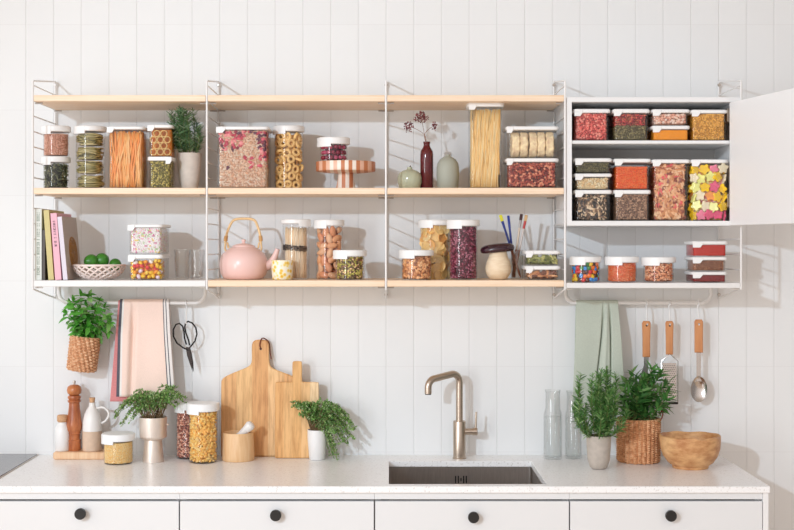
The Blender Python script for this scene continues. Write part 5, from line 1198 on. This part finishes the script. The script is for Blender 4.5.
# hanging basket with mint
def basket(root, r0, r1, H, cols, tilt=None, ncol=26, nrow=16, depth=.0032, diag=.0):
    n = ncol*8; rows = nrow*6; R_ = []
    for j in range(rows + 1):
        u = j/rows; ring = []
        for i in range(n):
            a = 2*PI*i/n; col = i/8 + diag*u*ncol
            ph = (u*nrow + (0.5 if int(math.floor(col)) % 2 else 0)) % 1.0
            dsp = depth*abs(math.sin(PI*(col % 1.0)))**.8*(.2 + .8*abs(math.sin(PI*ph))**.7)
            r = r0 + (r1 - r0)*u + dsp; 
            if u < .06: r -= (1 - u/.06)**2*.006
            ring.append((r*math.cos(a), r*math.sin(a), .0005 + H*u))
        R_.append(ring)
    ri = r1 - .002
    for rr, zz in ((r1 + .001, H + .0025), (ri, H + .002), (ri, H*.6), (ri*.98, H*.6)): R_.append([(rr*math.cos(2*PI*i/n), rr*math.sin(2*PI*i/n), zz) for i in range(n)])
    m, nt, b = new_mat('woven seagrass'); nz = noise_node(nt, 90, 3); r = ramp_node(nt, [(.3, rgb(*cols[0])), (.5, rgb(*cols[1])), (.7, rgb(*cols[2]))]); nt.links.new(nz.outputs['Fac'], r.inputs[0]); nt.links.new(r.outputs[0], b.inputs['Base Color']); b.inputs['Roughness'].default_value = .7
    return MB().rings(R_, cap0=True, cap1=True).build('basket', m, root, sharp=80)
Y = -.072; s = dep(Y)/F
root = thing('hanging_herb_basket', 'woven basket of bright green mint hanging under the left white shelf', 'hanging plant', (PX(81.4, Y), Y, PZ(371, Y)), None, (0, math.radians(7), 0))
H = 34.5*s; basket(root, 12.9*s, 13.4*s, H, ((186, 128, 90), (214, 160, 118), (236, 194, 156)), ncol=20, nrow=12, depth=.0085, diag=.12)
soil(root, 13.4*s, H - 4*s)
hb = MB(); top_z = RZ - root.location.z - .0065
hb.tube(bez([(-13.6*s, .006, H - 2*s), (-9*s, .012, H + 18*s), (0, .02, top_z), (9*s, .012, H + 18*s), (13.6*s, .006, H - 2*s)], 30), .0018, 7); hb.build('hanging_loop', plain('loop cord', rgb(206, 178, 146), .7), root)
mint = leafmat('mint leaf', (88, 176, 60), (128, 204, 92), (68, 148, 48), (172, 224, 134))
st = MB(); Ps, Ds, Ls = [], [], []
tips = [(66, 300), (74, 293), (71, 309), (60, 314), (63, 303), (66, 320), (82, 290.5), (92, 296), (88, 305), (98, 303), (104, 311), (109, 317), (101, 322), (80, 312), (76, 322), (92, 318), (105, 328), (72, 326), (86, 325), (96, 334)]
for k, (px, py) in enumerate(tips):
    y = rng.uniform(-.045, .025); e = Vector(((px - 82.2)*s, y, (370.5 - py)*s)); a = rng.uniform(0, 6); b0 = Vector((.018*math.cos(a), .018*math.sin(a), H - 5*s))
    p = bez([b0, b0.lerp(e, .45) + Vector((0, 0, .01)), e], 14); st.tube(p, list(np.linspace(.0014, .0008, len(p))), 5); ln = (e - b0).length; m = max(2, int(ln/.022))
    for j in range(m + 1):
        u = .25 + .75*j/m; ii = min(len(p)-2, int(u*(len(p)-1))); pt = p[ii]; T = (p[ii+1] - p[ii]).normalized(); sd = T.orthogonal(); sd.rotate(Matrix.Rotation(j*PI/2 + k, 3, T)); sz = .04*(1 if j < m else .85)*rng.uniform(.75, 1.1)
        for sg in (1, -1): Ps.append(pt); Ds.append(sd*sg + T*.35 + Vector((0, -.25, -.05))); Ls.append(sz)
        if j == m:
            for q in range(3): Ps.append(pt); Ds.append(T + Vector(rng.normal(0, .55, 3))); Ls.append(sz*.8)
st.build('stem', stemg, root); leaves('foliage', mint, root, leaf_base(.5, .3, .3, (.15, .75, 1, .85, .5, .0)), Ps, Ds, Ls)
# metal planter with thyme; white pot with trailing thyme
thy = leafmat('thyme leaf', (108, 164, 80), (166, 206, 122), (70, 126, 54), (216, 232, 178))
def thyme(root, tips, base_r, z0, s, cx, by, n_extra, mat, stepl=.0042, ll=.0095, yspread=.05, sag=.02):
    st = MB(); Ps, Ds, Ls = [], [], []; T_ = list(tips)
    for px, py in T_:
        for q in range(n_extra):
            y = rng.uniform(-yspread, yspread*.75); e = Vector(((px - cx)*s + rng.normal(0, .007), y, (by - py)*s + rng.normal(0, .006))); a = rng.uniform(0, 6); b0 = Vector((base_r*.7*math.cos(a), base_r*.7*math.sin(a), z0))
            if root.location.y + e.y > -.012: e.y = -.012 - root.location.y
            mid = b0.lerp(e, .5) + Vector((0, 0, abs(e.x - b0.x)*.35 + sag)); p = bez([b0, mid, e], 16); st.tube(p, list(np.linspace(.001, .0005, len(p))), 4); ln = sum((p[k+1] - p[k]).length for k in range(len(p)-1)); m = int(ln/stepl)
            for j in range(m):
                u = .2 + .8*(j + 1)/m; ii = min(len(p)-2, int(u*(len(p)-1))); pt = p[ii].lerp(p[ii+1], u*(len(p)-1) - ii)
                for w in range(2): Ps.append(pt); Ds.append(rng.normal(0, 1, 3) + np.array([0, 0, .3])); Ls.append(ll*rng.uniform(.6, 1.2))
    st.build('stem', stemb, root); leaves('foliage', mat, root, leaf_base(.5, .2, .1, (.3, 1, .8, 0)), Ps, Ds, Ls)
Y = -.14; s = dep(Y)/F
root = thing('potted_thyme', 'thyme in a rosy brushed metal goblet planter beside the couscous jar', 'potted plant', at_base(153.2, Y, CT))
met = plain('rosy metal', rgb(236, 222, 210), .42, .6, .06, 20, 0, (8, 8, 1))
MB().lathe([(0, .0003), (10.6*s, .0003), (10.7*s, 1*s), (8.6*s, 22*s), (0, 22*s)], 44).build('foot', met, root)
MB().lathe([(0, 22.1*s), (10*s, 22.1*s), (13.2*s, 24.5*s), (13.5*s, 26*s), (13.7*s, 44.6*s), (12.9*s, 44.6*s), (12.7*s, 30*s), (0, 29*s)], 48).build('pot', met, root, sharp=50)
MB().ell((14.6*s, -.002, 37*s), (1.2*s, 1*s, 1*s)).build('knob', met, root)
soil(root, 12.4*s, 43.5*s)
thyme(root, [(115, 424), (122, 430), (118, 416), (126, 412), (130, 402), (135, 397), (127, 421), (140, 404), (147, 412), (152, 403), (158, 400), (164, 396), (170, 393.5), (175, 397), (180, 401), (183, 407), (176, 410), (168, 405), (160, 409), (138, 414), (132, 422), (145, 400), (172, 403)], 12*s, 42*s, s, 153.2, 466, 3, thy)
Y = -.1; s = dep(Y)/F
root = thing('potted_thyme', 'trailing thyme in a small white pot beside the small cutting board', 'potted plant', at_base(317, Y, CT))
pot(root, [(0, .0003), (7*s, .0003), (7.8*s, 1*s), (9.4*s, 20*s), (9.6*s, 30*s), (8.7*s, 30*s), (7*s, 5*s), (0, 4*s)], plain('pot white', rgb(238, 236, 234), .45))
soil(root, 8.5*s, 28*s)
thyme(root, [(293, 406), (298, 411), (304, 405), (311, 404), (318, 406), (325, 404), (331, 409), (337, 412), (343, 418), (349, 424), (353, 432), (353, 441), (346, 436), (340, 428), (333, 421), (326, 416), (318, 415), (309, 413), (341, 443), (335, 450), (330, 456), (329, 440), (336, 434), (347, 446), (300, 417), (326, 428), (337, 459), (312, 420), (320, 426), (306, 411), (322, 434), (314, 410)], 8*s, 27*s, s, 317, 462, 4, thy, yspread=.045)
# pot of rosemary and basket of sage at the right
Y = -.285; s = dep(Y)/F
root = thing('potted_rosemary', 'rosemary in a grey stone pot in front of the green towel', 'potted plant', at_base(598.7, Y, CT))
H = 33.5*s
pot(root, [(0, .0003), (6.4*s, .0003), (8.6*s, 1.6*s), (11*s, 9*s), (12*s, 22*s), (12.3*s, H), (11.2*s, H), (10.8*s, 22*s), (8*s, 5*s), (0, 4*s)], plain('grey stone', rgb(190, 178, 166), .8, 0, .08, 60, .4))
soil(root, 10.8*s, H - 2*s)
ros2 = leafmat('rosemary leaf dark', (76, 130, 64), (120, 172, 92), (54, 104, 50), (176, 210, 140))
rosemary(root, H - 2*s, 34, 72*s, 9*s, 26*s, ros2, stemg, (.03, 0), .025, hvar=.7, wid=.17, step=.0044)
Y = -.142; s = dep(Y)/F
root = thing('potted_sage', 'broad leaved green sage in a woven brown basket left of the olive wood bowl', 'potted plant', at_base(638.4, Y, CT))
H = 43*s; basket(root, 19.6*s, 20*s, H, ((184, 124, 82), (218, 160, 114), (240, 194, 150)), ncol=28, nrow=20, depth=.0088)
soil(root, 19.5*s, H - 2.5*s)
MB().tube(bez([(20*s, -.004, H - 4*s), (23.5*s, -.006, H + 2*s), (23.8*s, -.008, H + 9*s), (21.5*s, -.004, H + 5*s)], 16), .0022, 7).build('basket_handle', plain('basket handle', rgb(150, 62, 44), .6), root)
sage = leafmat('sage leaf', (68, 124, 58), (104, 162, 84), (46, 98, 44), (158, 200, 128))
st = MB(); Ps, Ds, Ls = [], [], []
tips = [(650, 368), (660, 374), (640, 378), (630, 384), (668, 384), (655, 388), (645, 392), (635, 398), (625, 402), (664, 398), (672, 392), (650, 404), (640, 408), (628, 412), (658, 410), (622, 392), (632, 374), (648, 380), (620, 408), (668, 408)]
for k, (px, py) in enumerate(tips):
    y = rng.uniform(-.06, .04); e = Vector(((px - 638.4)*s, y, (464 - py)*s)); a = rng.uniform(0, 6); b0 = Vector((.04*math.cos(a), .04*math.sin(a), H - 4*s))
    p = bez([b0, b0.lerp(e, .5) + Vector((0, 0, .008)), e], 14); st.tube(p, list(np.linspace(.0018, .001, len(p))), 5); ln = (e - b0).length; m = max(3, int(ln/.011))
    for j in range(m + 1):
        u = .2 + .8*j/m; ii = min(len(p)-2, int(u*(len(p)-1))); pt = p[ii]; T = (p[ii+1] - p[ii]).normalized(); sd = T.orthogonal(); sd.rotate(Matrix.Rotation(j*PI/2 + k, 3, T))
        for sg in (1, -1): Ps.append(pt); Ds.append(sd*sg*.8 + T*.9 + Vector((0, -.15, 0))); Ls.append(.05*rng.uniform(.6, 1.1))
Ps.append(Vector((8*s, -.05, 84*s))); Ds.append(Vector((1, 0, .62))); Ls.append(.085)
st.build('stem', stemg, root); leaves('foliage', sage, root, leaf_base(.27, .3, .2, (.2, .8, 1, .85, .5, 0)), Ps, Ds, Ls)
# ------------------------------------------------------------------ light
w = bpy.data.worlds.new('room light'); SC.world = w; w.use_nodes = True
nt = w.node_tree; bg = nt.nodes['Background']; bg.inputs[0].default_value = (1.0, .92, .885, 1)
tc = nt.nodes.new('ShaderNodeTexCoord'); # uneven fill: strong from the window side at left, added above and behind camera
dp = nt.nodes.new('ShaderNodeVectorMath'); dp.operation = 'DOT_PRODUCT'; dp.inputs[1].default_value = (-.66, -.62, .42); nt.links.new(tc.outputs['Generated'], dp.inputs[0])
mr = nt.nodes.new('ShaderNodeMapRange'); mr.inputs['From Min'].default_value = -0.2; mr.inputs['From Max'].default_value = 1.0; mr.inputs['To Min'].default_value = 0.33; mr.inputs['To Max'].default_value = 1.30
nt.links.new(dp.outputs['Value'], mr.inputs['Value']); nt.links.new(mr.outputs[0], bg.inputs[1])
def lamp(name, kind, loc, power, col, target=None, **k):
    l = bpy.data.lights.new(name, kind); l.energy = power; l.color = col
    for a, b in k.items(): setattr(l, a, b)
    o = bpy.data.objects.new(name, l); COL.objects.link(o); o.location = loc
    if target: o.rotation_euler = (Vector(target) - Vector(loc)).to_track_quat('-Z', 'Y').to_euler()
    return o
lamp('key_lamp', 'SPOT', (-2.4, -5.3, 2.75), 405, (.83, 1.0, 1.16), (.5, 0, 1.4), shadow_soft_size=.07, spot_size=math.radians(58), spot_blend=1.0)
lamp('window_light', 'AREA', (-4.0, -5.5, 1.4), 62, (.92, 1, 1.04), (0.2, 0, 1.4), shape='RECTANGLE', size=.8, size_y=2.4)
vs = SC.view_settings; vs.view_transform = 'Standard'; vs.look = 'None'; vs.gamma = 1; vs.use_curve_mapping = False; vs.exposure = 0.0
SC.cycles.transparent_max_bounces = 24
